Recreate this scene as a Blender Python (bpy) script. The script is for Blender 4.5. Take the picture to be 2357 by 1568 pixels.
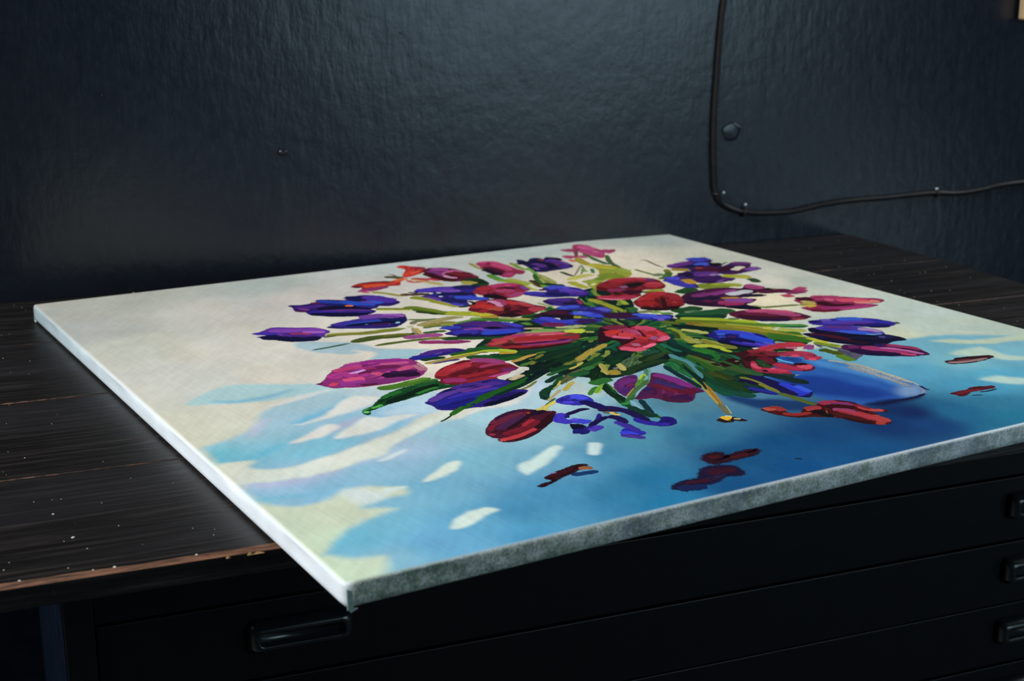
import bpy, bmesh, math, random
import numpy as np
from mathutils import Vector, Matrix
from mathutils.geometry import tessellate_polygon

for o in list(bpy.data.objects): bpy.data.objects.remove(o, do_unlink=True)
scene = bpy.context.scene
C = scene.collection
TZ = 0.80                       # height of the worktop above the floor, metres

# ------------------------------------------------------------------ camera
cam_d = bpy.data.cameras.new('camera'); cam = bpy.data.objects.new('camera', cam_d); C.objects.link(cam)
cam.location = (-0.4007, -0.8258, TZ + 0.3575)
cam.rotation_euler = (math.pi / 2 - 0.2620, 0, -0.3814)
cam_d.sensor_width = 36; cam_d.lens = 3236.5 / 2357 * 36
cam_d.clip_start = 0.02
cam_d.dof.use_dof = True; cam_d.dof.focus_distance = 1.10; cam_d.dof.aperture_fstop = 10
scene.camera = cam

# ------------------------------------------------------------------ light
w = bpy.data.worlds.new('world'); scene.world = w; w.use_nodes = True
w.node_tree.nodes['Background'].inputs[0].default_value = (0.55, 0.75, 1.0, 1)
w.node_tree.nodes['Background'].inputs[1].default_value = 0.03
def area(name, loc, target, sx, sy, power, col):
    d = bpy.data.lights.new(name, 'AREA'); d.shape = 'RECTANGLE'; d.size = sx; d.size_y = sy; d.energy = power; d.color = col
    o = bpy.data.objects.new(name, d); C.objects.link(o); o.location = loc
    o.rotation_euler = (Vector(target) - Vector(loc)).to_track_quat('-Z', 'Y').to_euler()
    return o
area('window_light_left', (-3.6, -0.10, TZ + 3.4), (0.05, 0.30, TZ), 2.4, 2.4, 368, (1.0, 0.965, 0.925))
area('window_light_behind', (1.45, -2.05, TZ + 0.58), (0.3, 0.7, TZ + 0.15), 1.35, 1.2, 17.5, (0.58, 0.84, 1.0))
area('window_light_right', (2.7, 0.35, TZ + 1.5), (0.3, 0.1, TZ), 0.9, 0.9, 26, (0.85, 0.95, 1.0))
area('wall_patch_light', (2.19, -1.35, TZ - 0.40), (0.74, 0.767, TZ + 0.03), 0.22, 0.34, 0.80, (0.62, 0.85, 1.0))  # small area light added low down to make the bluish patch on the wall
scene.view_settings.view_transform = 'Standard'
try: scene.view_settings.look = 'None'
except Exception: pass
scene.view_settings.gamma = 1; scene.view_settings.use_curve_mapping = False
scene.view_settings.exposure = 0.0
scene.cycles.transparent_max_bounces = 40

# ------------------------------------------------------------------ helpers
def lin(c): return c / 12.92 if c <= 0.04045 else ((c + 0.055) / 1.055) ** 2.4
def rgb(h): return tuple(lin(int(h[i:i + 2], 16) / 255) for i in (0, 2, 4))
def tag(o, label=None, cat=None, group=None, kind=None):
    if label: o['label'] = label
    if cat: o['category'] = cat
    if group: o['group'] = group
    if kind: o['kind'] = kind
    return o
def empty(name, loc=(0, 0, 0), rz=0):
    o = bpy.data.objects.new(name, None); C.objects.link(o); o.location = loc; o.rotation_euler = (0, 0, rz); o.empty_display_size = 0.05
    return o
def link(name, me, parent=None, mats=()):
    o = bpy.data.objects.new(name, me); C.objects.link(o)
    for m in mats: me.materials.append(m)
    if parent: o.parent = parent
    return o
def from_bm(name, bm, mat, parent=None, smooth=False):
    me = bpy.data.meshes.new(name); bm.normal_update(); bm.to_mesh(me); bm.free()
    if smooth:
        for p_ in me.polygons: p_.use_smooth = True
    return link(name, me, parent, mat if isinstance(mat, (list, tuple)) else [mat])
def box_bm(x0, x1, y0, y1, z0, z1, bev=0.0, seg=2):
    bm = bmesh.new(); bmesh.ops.create_cube(bm, size=1)
    for v in bm.verts: v.co = Vector(((x0 + x1) / 2 + v.co.x * (x1 - x0), (y0 + y1) / 2 + v.co.y * (y1 - y0), (z0 + z1) / 2 + v.co.z * (z1 - z0)))
    if bev: bmesh.ops.bevel(bm, geom=list(bm.edges), offset=bev, segments=seg, profile=0.5, affect='EDGES')
    return bm
class NT:
    def __init__(s, name):
        s.m = bpy.data.materials.new(name); s.m.use_nodes = True; s.t = s.m.node_tree; s.n = s.t.nodes; s.p = s.n['Principled BSDF']
    def node(s, t, **kw):
        n = s.n.new(t)
        for k, v in kw.items():
            if k.startswith('i_'): n.inputs[k[2:].replace('_', ' ')].default_value = v
            else: setattr(n, k, v)
        return n
    def ln(s, a, b): s.t.links.new(a, b)
    def mapping(s, scale, coord='Object', rot=(0, 0, 0)):
        tc = s.node('ShaderNodeTexCoord'); mp = s.node('ShaderNodeMapping'); mp.inputs['Scale'].default_value = scale; mp.inputs['Rotation'].default_value = rot
        s.ln(tc.outputs[coord], mp.inputs[0]); return mp.outputs[0]
    def turned(s, ang, scale):                                          # turn first, then stretch: streaks along a chosen direction
        m1 = s.mapping((1, 1, 1), rot=(0, 0, ang)); m2 = s.node('ShaderNodeMapping'); m2.inputs['Scale'].default_value = scale; s.ln(m1, m2.inputs[0]); return m2.outputs[0]
    def noise(s, vec, scale, detail=4, rough=0.5, dist=0):
        n = s.node('ShaderNodeTexNoise'); n.inputs['Scale'].default_value = scale; n.inputs['Detail'].default_value = detail; n.inputs['Roughness'].default_value = rough; n.inputs['Distortion'].default_value = dist
        s.ln(vec, n.inputs['Vector']); return n.outputs['Fac']
    def ramp(s, fac, stops):
        r = s.node('ShaderNodeValToRGB'); e = r.color_ramp.elements
        while len(e) < len(stops): e.new(0.5)
        for k, (pos, c) in enumerate(stops):
            e[k].position = pos; e[k].color = (*c, 1) if len(c) == 3 else c
        s.ln(fac, r.inputs[0]); return r.outputs[0]
    def mix(s, fac, a, b, mode='MIX'):
        n = s.node('ShaderNodeMix', data_type='RGBA', blend_type=mode)
        for k, x in ((0, fac), (6, a), (7, b)):
            if hasattr(x, 'links'): s.ln(x, n.inputs[k])
            else: n.inputs[k].default_value = (*x, 1) if isinstance(x, tuple) and len(x) == 3 else x
        return n.outputs[2]
    def math(s, op, a, b=0.0):
        n = s.node('ShaderNodeMath', operation=op)
        for k, x in ((0, a), (1, b)):
            if hasattr(x, 'links'): s.ln(x, n.inputs[k])
            else: n.inputs[k].default_value = x
        return n.outputs[0]
    def bump(s, h, strength, dist, prev=None):
        b = s.node('ShaderNodeBump'); b.inputs['Strength'].default_value = strength; b.inputs['Distance'].default_value = dist
        s.ln(h, b.inputs['Height'])
        if prev is not None: s.ln(prev, b.inputs['Normal'])
        return b.outputs[0]
    def done(s, col=None, rough=None, normal=None, spec=None):
        for k, x in (('Base Color', col), ('Roughness', rough), ('Normal', normal), ('Specular IOR Level', spec)):
            if x is None: continue
            if hasattr(x, 'links'): s.ln(x, s.p.inputs[k])
            else: s.p.inputs[k].default_value = (*x, 1) if isinstance(x, tuple) else x
        return s.m
random.seed(4); rng = np.random.default_rng(4)
K8 = (0, 0, 0); W8 = (1, 1, 1)

# ------------------------------------------------------------------ materials
def m_wall():
    s = NT('charcoal_wall_paint'); v = s.mapping((1, 1, 1))
    n1 = s.noise(v, 3.0, 4); n2 = s.noise(v, 55, 5, 0.6); n3 = s.noise(s.mapping((90, 90, 22)), 1.0, 4, 0.6)
    col = s.ramp(n1, [(0.3, (0.0072, 0.0104, 0.0175)), (0.7, (0.0104, 0.0144, 0.0228))])
    sp = s.ramp(s.noise(v, 160, 2), [(0.735, K8), (0.80, W8)])
    col = s.mix(s.math('MULTIPLY', sp, 0.10), col, (0.16, 0.18, 0.2))
    r = s.ramp(n2, [(0.3, (0.24,) * 3), (0.7, (0.30,) * 3)])
    b = s.bump(n2, 0.14, 0.003); b = s.bump(n3, 0.14, 0.003, b); b = s.bump(s.noise(v, 9, 3), 0.045, 0.02, b)
    return s.done(col, r, b, 0.5)
def m_wood():
    s = NT('ebony_stained_wood'); v = s.mapping((3.0, 60, 60)); v2 = s.mapping((1.2, 9, 9)); v3 = s.mapping((1, 1, 1))
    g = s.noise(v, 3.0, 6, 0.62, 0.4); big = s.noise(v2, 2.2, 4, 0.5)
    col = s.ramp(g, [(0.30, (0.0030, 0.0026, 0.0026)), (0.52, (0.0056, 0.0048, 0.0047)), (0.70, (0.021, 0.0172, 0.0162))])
    sheen = s.ramp(big, [(0.46, K8), (0.60, W8)])
    col = s.mix(s.math('MULTIPLY', sheen, 0.50), col, (0.0125, 0.0125, 0.0155))  # bluish sheen patches painted into the wood colour
    dust = s.ramp(s.noise(v3, 420, 2), [(0.70, K8), (0.80, W8)])
    col = s.mix(s.math('MULTIPLY', dust, 0.20), col, (0.16, 0.15, 0.145))
    r = s.ramp(g, [(0.3, (0.34,) * 3), (0.7, (0.50,) * 3)])
    scr = s.noise(s.turned(0.5, (6, 900, 60)), 1.0, 2, 0.5); col = s.mix(s.math('MULTIPLY', s.ramp(scr, [(0.70, K8), (0.78, W8)]), 0.22), col, (0.09, 0.09, 0.095))
    b = s.bump(g, 0.45, 0.0012)
    return s.done(col, r, b, 0.38)
def m_worn():
    s = NT('worn_brown_edge'); v = s.mapping((9, 90, 90)); g = s.noise(v, 5, 5, 0.6)
    col = s.ramp(g, [(0.32, (0.016, 0.011, 0.009)), (0.5, (0.11, 0.052, 0.030)), (0.72, (0.22, 0.105, 0.062))])
    return s.done(col, 0.6, s.bump(g, 0.4, 0.001), 0.3)
def m_joint():
    s = NT('worn_joint_edge'); v = s.mapping((5, 40, 40)); g = s.noise(v, 2.2, 5, 0.6); g2 = s.noise(s.mapping((60, 200, 200)), 3, 3)
    col = s.ramp(g, [(0.44, (0.006, 0.005, 0.005)), (0.56, (0.085, 0.042, 0.028)), (0.72, (0.19, 0.10, 0.062))])
    col = s.mix(s.ramp(g2, [(0.4, K8), (0.6, W8)]), col, (0.010, 0.008, 0.008))
    return s.done(col, 0.6, None, 0.3)
def m_black(name, c, rough, spec=0.2):
    s = NT(name); v = s.mapping((1, 1, 1)); n = s.noise(v, 45, 4, 0.6); n2 = s.noise(v, 600, 2)
    col = s.ramp(n, [(0.3, tuple(x * 0.7 for x in c)), (0.7, tuple(x * 1.3 for x in c))])
    sp = s.ramp(n2, [(0.74, K8), (0.82, W8)])
    col = s.mix(s.math('MULTIPLY', sp, 0.10), col, (0.12, 0.13, 0.15))
    return s.done(col, rough, s.bump(n2, 0.10, 0.0005), spec)
def weave(s, strength):
    h = None
    for rot in (0, math.pi / 2):
        wv = s.node('ShaderNodeTexWave', wave_type='BANDS', bands_direction='X'); wv.inputs['Scale'].default_value = 250; wv.inputs['Distortion'].default_value = 0.6; wv.inputs['Detail'].default_value = 1; wv.inputs['Detail Scale'].default_value = 0.3
        s.ln(s.mapping((1, 1, 1), rot=(0, 0, rot)), wv.inputs['Vector'])
        h = wv.outputs['Fac'] if h is None else s.math('ADD', h, wv.outputs['Fac'])
    return h
STREAK = math.radians(82)
def m_paint(name, rough, streak, spec=0.35, wv=0.10, soft=False):
    s = NT(name); at = s.node('ShaderNodeAttribute', attribute_name='Col'); col = at.outputs['Color']
    a = s.noise(s.turned(STREAK, (26, 420, 100)), 1.0, 4, 0.65); b = s.noise(s.mapping((14, 14, 14)), 1.5, 4, 0.6)
    f = s.math('ADD', s.math('MULTIPLY', s.math('SUBTRACT', a, 0.5), streak), s.math('MULTIPLY', s.math('SUBTRACT', b, 0.5), streak * 0.9))
    f = s.math('ADD', f, 1.0)
    cm = s.node('ShaderNodeVectorMath', operation='SCALE'); s.ln(col, cm.inputs[0]); s.ln(f, cm.inputs['Scale'])
    nb = s.bump(weave(s, wv), wv, 0.0004); nb = s.bump(a, 0.12, 0.0006, nb)
    if soft:
        al = s.node('ShaderNodeAttribute', attribute_name='Cover').outputs['Fac']; g = s.noise(s.mapping((1, 1, 1)), 650, 2, 0.6)
        s.ln(s.ramp(s.math('ADD', s.math('MULTIPLY', al, 1.45), s.math('MULTIPLY', s.math('SUBTRACT', g, 0.5), 1.1)), [(0.5, K8), (0.9, W8)]), s.p.inputs['Alpha'])
    return s.done(cm.outputs[0], rough, nb, spec)
def m_edge():
    s = NT('painted_canvas_edge'); at = s.node('ShaderNodeAttribute', attribute_name='Col'); col = at.outputs['Color']
    wt = s.node('ShaderNodeAttribute', attribute_name='Speckle')
    n1 = s.noise(s.mapping((1, 1, 1)), 620, 3, 0.7); n2 = s.noise(s.mapping((1, 1, 1)), 95, 4, 0.65); n3 = s.noise(s.mapping((1, 1, 1)), 30, 4, 0.6)
    c2 = s.mix(s.ramp(n2, [(0.42, K8), (0.62, W8)]), col, (0.21, 0.28, 0.19))
    c2 = s.mix(s.ramp(n3, [(0.48, K8), (0.66, (0.7,) * 3)]), c2, (0.10, 0.13, 0.20))
    c2 = s.mix(s.ramp(n1, [(0.46, K8), (0.60, (0.55,) * 3)]), c2, (0.05, 0.065, 0.08))
    c2 = s.mix(s.ramp(n1, [(0.30, (0.6,) * 3), (0.42, K8)]), c2, (0.62, 0.68, 0.66))
    c = s.mix(wt.outputs['Fac'], col, c2)
    nb = s.bump(n1, 0.35, 0.0007); nb = s.bump(n3, 0.2, 0.002, nb)
    return s.done(c, 0.55, nb, 0.4)
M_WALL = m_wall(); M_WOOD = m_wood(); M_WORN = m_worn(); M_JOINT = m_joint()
M_CAB = m_black('black_cabinet_paint', (0.0020, 0.0026, 0.0034), 0.45); M_SIDE = m_black('blue_black_side_panel', (0.0034, 0.0060, 0.0115), 0.9, 0.0); M_GAP = m_black('drawer_gap', (0.002, 0.002, 0.002), 0.8)
M_HANDLE = m_black('black_handle_lacquer', (0.010, 0.013, 0.0155), 0.26, 0.6); M_CABLE = m_black('black_cable_rubber', (0.013, 0.0125, 0.013), 0.42)
M_BG = m_paint('oil_paint_ground', 0.60, 0.28, 0.12, 0.09); M_STROKE = m_paint('oil_paint_strokes', 0.50, 0.60, 0.22, 0.10, True); M_EDGE = m_edge()
def m_plain(name, c, rough, metal=0.0, nz=40):
    s = NT(name); v = s.mapping((1, 1, 1)); n = s.noise(v, nz, 4, 0.6)
    col = s.ramp(n, [(0.3, tuple(x * 0.85 for x in c)), (0.7, tuple(min(1, x * 1.15) for x in c))])
    s.p.inputs['Metallic'].default_value = metal
    return s.done(col, rough, None, 0.5)
M_STEEL = m_plain('bright_nail_steel', (0.45, 0.55, 0.60), 0.3, 0.6); M_FLOOR = m_plain('dark_floor', (0.012, 0.012, 0.014), 0.5, 0, 6); M_FLECK = m_plain('pale_fleck', (0.55, 0.54, 0.50), 0.7); M_OCHRE = m_plain('bare_wood_chip', (0.30, 0.19, 0.07), 0.7)
def m_pine():
    s = NT('pale_pine'); g = s.noise(s.mapping((60, 60, 5)), 2.0, 4, 0.6, 0.6)
    return s.done(s.ramp(g, [(0.35, (0.34, 0.24, 0.12)), (0.6, (0.44, 0.36, 0.22)), (0.8, (0.46, 0.40, 0.27))]), 0.6, None, 0.3)
M_PINE = m_pine()

# ------------------------------------------------------------------ the setting
WY = 0.7672                                                        # wall plane
def wall_mesh():
    bm = bmesh.new(); x0, x1, z0, z1 = -2.6, 3.2, 0.0, 2.6
    nx, nz = 145, 65; g = []
    for j in range(nz + 1):
        row = []
        for i in range(nx + 1):
            x = x0 + (x1 - x0) * i / nx; z = z0 + (z1 - z0) * j / nz
            dy = 0.0012 * math.sin(3.1 * x + 1.7 * z) + 0.0008 * math.sin(7.3 * x - 5.1 * z + 1)
            row.append(bm.verts.new((x, WY + dy - 0.0015, z)))
        g.append(row)
    for j in range(nz):
        for i in range(nx): bm.faces.new((g[j][i], g[j][i + 1], g[j + 1][i + 1], g[j + 1][i]))
    b = [bm.verts.new((x, WY + 0.12, z)) for x, z in ((x0, z0), (x1, z0), (x1, z1), (x0, z1))]
    bm.faces.new((b[1], b[0], b[3], b[2]))
    for e in (([g[0][i] for i in range(nx + 1)], b[0], b[1]), ([g[nz][i] for i in range(nx, -1, -1)], b[2], b[3]), ([g[j][nx] for j in range(nz + 1)], b[1], b[2]), ([g[j][0] for j in range(nz, -1, -1)], b[3], b[0])):
        bm.faces.new(e[0][::-1] + [e[1], e[2]])
    return bm
wall = from_bm('wall_back', wall_mesh(), M_WALL, None, True); tag(wall, 'charcoal painted plaster wall behind the worktop', 'wall', kind='structure')
floor = from_bm('floor', box_bm(-2.6, 3.2, -3.2, WY + 0.12, -0.06, 0.0), M_FLOOR); tag(floor, 'dark floor under the drawer cabinet', 'floor', kind='structure')
def lump(x, z, rx, rz_, h, name):
    bm = bmesh.new(); bmesh.ops.create_uvsphere(bm, u_segments=20, v_segments=10, radius=1)
    for v in bm.verts: v.co = Vector((x + v.co.x * rx * (1 + 0.12 * math.sin(5 * v.co.z)), WY - 0.002 + v.co.y * h, TZ + z + v.co.z * rz_))
    return from_bm(name, bm, M_WALL, wall, True)
lump(0.543, 0.147, 0.0135, 0.0120, 0.0016, 'painted_over_plug')
lump(-0.045, 0.149, 0.0050, 0.0038, 0.0040, 'paint_lump')
for x, z, r in ((0.611, 0.088, 0.0013), (0.584, 0.099, 0.0012), (0.700, 0.215, 0.001), (0.10, 0.28, 0.0012), (0.30, 0.02, 0.0012), (-0.24, 0.22, 0.001)): lump(x, z, r, r, 0.0016, 'paint_lump')

# ------------------------------------------------------------------ worktop of four planks
TX0, TX1, SLAB = -0.43, 0.738, 0.0165
top = tag(empty('worktop', (0, 0, TZ - SLAB)), 'black stained plank worktop with a worn brown front edge', 'worktop')
ys = [0.0, 0.1871, 0.3793, 0.5730, WY - 0.004]
def plank(k):
    y0, y1 = ys[k] + (0.0004 if k else 0), ys[k + 1] - 0.0004
    cf = 0.0042 if k == 0 else 0.0011; cb = 0.0011; z1 = SLAB
    prof = [(y0, 0.0), (y1, 0.0), (y1, z1 - cb), (y1 - cb, z1), (y0 + cf, z1), (y0, z1 - cf * 0.55)]
    bm = bmesh.new(); n = 60; rings = []
    for i in range(n + 1):
        x = TX0 + (TX1 - TX0) * i / n; ring = []
        for j, (y, z) in enumerate(prof):
            jit = (0.0007 * math.sin(i * 1.9 + k) + 0.0006 * math.sin(i * 0.73 + 2 * k)) if (j == 4 and k == 0) else (0.0003 * math.sin(i * 2.3 + k) if j == 4 else 0)
            xx = x
            if k == 3 and i == n and j in (2, 3): xx -= 0.008          # rounded far corner
            if k == 3 and i == n - 1 and j in (2, 3): xx -= 0.002
            ring.append(bm.verts.new((xx, y + jit, z)))
        rings.append(ring)
    for i in range(n):
        for j in range(6):
            f = bm.faces.new((rings[i][j], rings[i][(j + 1) % 6], rings[i + 1][(j + 1) % 6], rings[i + 1][j]))
            if j == 4: f.material_index = 1
            if j == 2: f.material_index = 2
    bm.faces.new(rings[0][::-1]); bm.faces.new(rings[n]); bmesh.ops.recalc_face_normals(bm, faces=list(bm.faces))
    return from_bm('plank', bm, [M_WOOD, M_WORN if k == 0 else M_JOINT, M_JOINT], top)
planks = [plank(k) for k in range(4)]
def flat_chip(bm, x, y, z, rx, ry, h, seed):
    rnd = random.Random(seed); n = 7; c = bm.verts.new((x, y, z + h)); ring = []
    for i in range(n):
        a = 2 * math.pi * i / n; q = 0.7 + 0.5 * rnd.random(); ring.append(bm.verts.new((x + rx * q * math.cos(a), y + ry * q * math.sin(a), z)))
    for i in range(n): bm.faces.new((c, ring[i], ring[(i + 1) % n]))
for k, (x, y, rx, ry, h) in enumerate(((-0.2430, -0.0010, 0.004, 0.0010, 0.0006), (-0.2480, -0.0012, 0.0025, 0.001, 0.001), (-0.2620, -0.0010, 0.0015, 0.001, 0.0008), (-0.2225, 0.757, 0.0035, 0.002, 0.0008))):
    bm = bmesh.new(); flat_chip(bm, x, y, SLAB - 0.003 if y < 0.1 else SLAB, rx, ry, h * 2.2, k)
    from_bm('chipped_spot', bm, M_OCHRE, top)
bm = bmesh.new()
for k, (x, y, r) in enumerate(((-0.3497, 0.062, 0.0017), (-0.3692, 0.2325, 0.0009), (-0.3585, 0.1083, 0.0012), (-0.3302, 0.0046, 0.0016), (-0.3430, 0.0046, 0.0012), (-0.2805, 0.0044, 0.0015), (-0.3856, 0.0052, 0.0012), (-0.32, 0.071, 0.0007), (-0.343, 0.04, 0.0007))):
    flat_chip(bm, x, y, SLAB, r * 0.75, r * 0.6, r * 0.4, 40 + k)
for k in range(420):
    x = random.uniform(TX0 + 0.01, 0.72); y = random.uniform(0.01, 0.755)
    if -0.02 < (x + 0.3345) * 0.9885 + (y - 0.6671) * 0.1514 < 0.82 and -0.02 < (x + 0.3345) * 0.1514 - (y - 0.6671) * 0.9885 < 0.81: continue
    flat_chip(bm, x, y, SLAB, random.uniform(0.0002, 0.00055), random.uniform(0.0002, 0.0005), 0.0002, 100 + k)
tag(from_bm('paint_flecks', bm, M_FLECK, top), 'pale dust and paint flecks', kind='stuff')

# ------------------------------------------------------------------ flat file cabinet
YD = 0.1933; CX0, CX1 = -0.3545, 0.733; ZT = TZ - SLAB
cab = tag(empty('drawer_cabinet', (0, 0, 0)), 'black flat file cabinet with shallow drawers under the worktop', 'cabinet')
from_bm('side_panel', box_bm(CX0, CX0 + 0.018, YD + 0.002, WY - 0.03, 0.05, ZT, 0.0008, 1), M_SIDE, cab)
from_bm('side_panel', box_bm(CX1 - 0.018, CX1, YD + 0.002, WY - 0.03, 0.05, ZT, 0.0008, 1), M_SIDE, cab)
from_bm('stile', box_bm(CX0, CX0 + 0.0218, YD - 0.004, YD + 0.016, 0.05, ZT, 0.0010, 2), M_CAB, cab)
from_bm('stile', box_bm(CX1 - 0.0218, CX1, YD - 0.004, YD + 0.016, 0.05, ZT, 0.0010, 2), M_CAB, cab)
from_bm('top_rail', box_bm(CX0 + 0.022, CX1 - 0.022, YD, YD + 0.016, TZ - 0.1262, ZT, 0.0008, 2), M_CAB, cab)
from_bm('inner_panel', box_bm(CX0 + 0.018, CX1 - 0.018, YD + 0.03, YD + 0.034, 0.05, ZT - 0.002), M_GAP, cab)
from_bm('back_board', box_bm(-0.52, CX1 + 0.01, WY - 0.028, WY - 0.012, 0.0, ZT - 0.001), M_SIDE, cab)
from_bm('plinth', box_bm(CX0 + 0.01, CX1 - 0.01, YD + 0.02, WY - 0.05, 0.0, 0.05, 0.001, 1), M_CAB, cab)
def handle_bm(wd=0.0862, ht=0.0272, dp=0.0125):
    # rounded block with a slot moulded into its face
    bm = bmesh.new()
    def ring(hw, hh, r, y, n=5):
        vs = []
        for cx_, cz_, a0 in ((hw - r, hh - r, 0), (-hw + r, hh - r, 90), (-hw + r, -hh + r, 180), (hw - r, -hh + r, 270)):
            for i in range(n + 1):
                a = math.radians(a0 + 90 * i / n); vs.append(bm.verts.new((cx_ + r * math.cos(a), y, cz_ + r * math.sin(a))))
        return vs
    W2, H2 = wd / 2, ht / 2
    rs = [ring(W2, H2, 0.006, 0.0), ring(W2 - 0.0006, H2 - 0.0006, 0.006, -dp * 0.45), ring(W2 - 0.0030, H2 - 0.0035, 0.0055, -dp * 0.85), ring(W2 - 0.0065, H2 - 0.0055, 0.005, -dp),
          ring(W2 - 0.0080, H2 - 0.0078, 0.0042, -dp), ring(W2 - 0.0086, H2 - 0.0084, 0.0040, -dp + 0.001), ring(W2 - 0.0090, H2 - 0.0088, 0.0038, -dp + 0.008)]
    for a, b in zip(rs, rs[1:]):
        n = len(a)
        for i in range(n): bm.faces.new((a[i], a[(i + 1) % n], b[(i + 1) % n], b[i]))
    bm.faces.new(rs[-1]); bm.faces.new(rs[0][::-1]); bmesh.ops.recalc_face_normals(bm, faces=list(bm.faces))
    return bm
me_handle = None
GAPS = [0.1276, 0.1959, 0.2638, 0.3309]
while GAPS[-1] + 0.0675 < TZ - 0.06: GAPS.append(GAPS[-1] + 0.0675)
for k in range(len(GAPS) - 1):
    za, zb = TZ - GAPS[k] - 0.0011, TZ - GAPS[k + 1] + 0.0006
    d = from_bm('drawer', box_bm(CX0 + 0.0228, CX1 - 0.0228, YD - 0.0012 * (k % 2), YD + 0.02, zb, za, 0.0010, 2), M_CAB, cab)
    for hx in (-0.1753, 0.5745):
        if me_handle is None:
            h = from_bm('handle', handle_bm(), M_HANDLE, d, True); me_handle = h.data
        else:
            h = bpy.data.objects.new('handle', me_handle); C.objects.link(h); h.parent = d
        h.location = (hx, YD - 0.0012 * (k % 2) + 0.0002, (za + zb) / 2 + 0.0045)

# ------------------------------------------------------------------ the canvas painting
PW, PH, PT, PR = 0.8000, 0.7849, 0.0178, 0.0030
root = tag(empty('canvas_painting', (-0.3345, 0.6671, TZ + 0.0002), 0.152), 'unframed oil painting of purple and red tulips lying flat on the worktop', 'painting')
GAIN = 0.925
def pcol(h): return np.clip(np.array(rgb(h) if isinstance(h, str) else [lin(x / 255) for x in h]) * GAIN - 0.0035, 0.001, 0.92)
def scol(h):
    c = pcol(h) ** 1.22 * 0.98; return c * 0.93 + 0.07 * c.mean()                           # the drawn tones are deeper than the ground's
# picture content in canvas coordinates: tenths of a millimetre from the far left corner, along the far and the left edge
CREAM = [(110, 369, (169, 172, 166)), (927, 298, (169, 174, 166)), (2322, 408, (169, 180, 176)), (4042, 98, (188, 199, 197)), (5746, 213, (180, 193, 190)), (7699, 218, (171, 182, 175)), (7472, 1835, (190, 195, 182)), (7558, 3249, (180, 190, 180)), (7686, 4734, (190, 204, 195)), (7789, 5912, (180, 196, 184)), (169, 1507, (168, 172, 168)), (391, 2183, (188, 192, 182)), (1520, 1308, (192, 192, 186)), (2493, 1222, (196, 192, 188)), (3381, 1033, (200, 198, 194)), (1248, 2688, (202, 200, 192)), (393, 3469, (194, 196, 190)), (3577, 2088, (210, 206, 196)), (3055, 2628, (216, 212, 202)), (2790, 3599, (224, 216, 200)), (2989, 4059, (226, 218, 204)), (1524, 4136, (208, 206, 198)), (1243, 3670, (204, 201, 192)), (624, 3894, (196, 200, 194)), (4781, 1352, (184, 192, 192)), (5408, 1722, (216, 204, 184)), (6587, 1312, (223, 214, 197)), (6245, 2216, (220, 212, 184)), (5858, 3209, (208, 208, 192)), (6563, 3625, (235, 223, 193)), (7270, 3079, (214, 212, 201)), (7915, 2096, (193, 197, 186)), (7247, 4255, (197, 208, 197)), (6915, 4907, (188, 200, 192)), (7210, 5474, (186, 200, 188)), (6766, 5402, (200, 208, 184)), (7315, 5912, (180, 200, 192)), (124, 4644, (196, 198, 182)), (452, 4592, (200, 201, 188)), (166, 5022, (196, 200, 184)), (234, 5915, (204, 210, 190)), (161, 6871, (192, 206, 184)), (255, 7326, (192, 212, 188)), (99, 7675, (196, 216, 190)), (337, 6806, (196, 206, 186)), (282, 7640, (200, 216, 194)), (4958, 2678, (200, 200, 184)), (4969, 1971, (216, 208, 196))]
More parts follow.
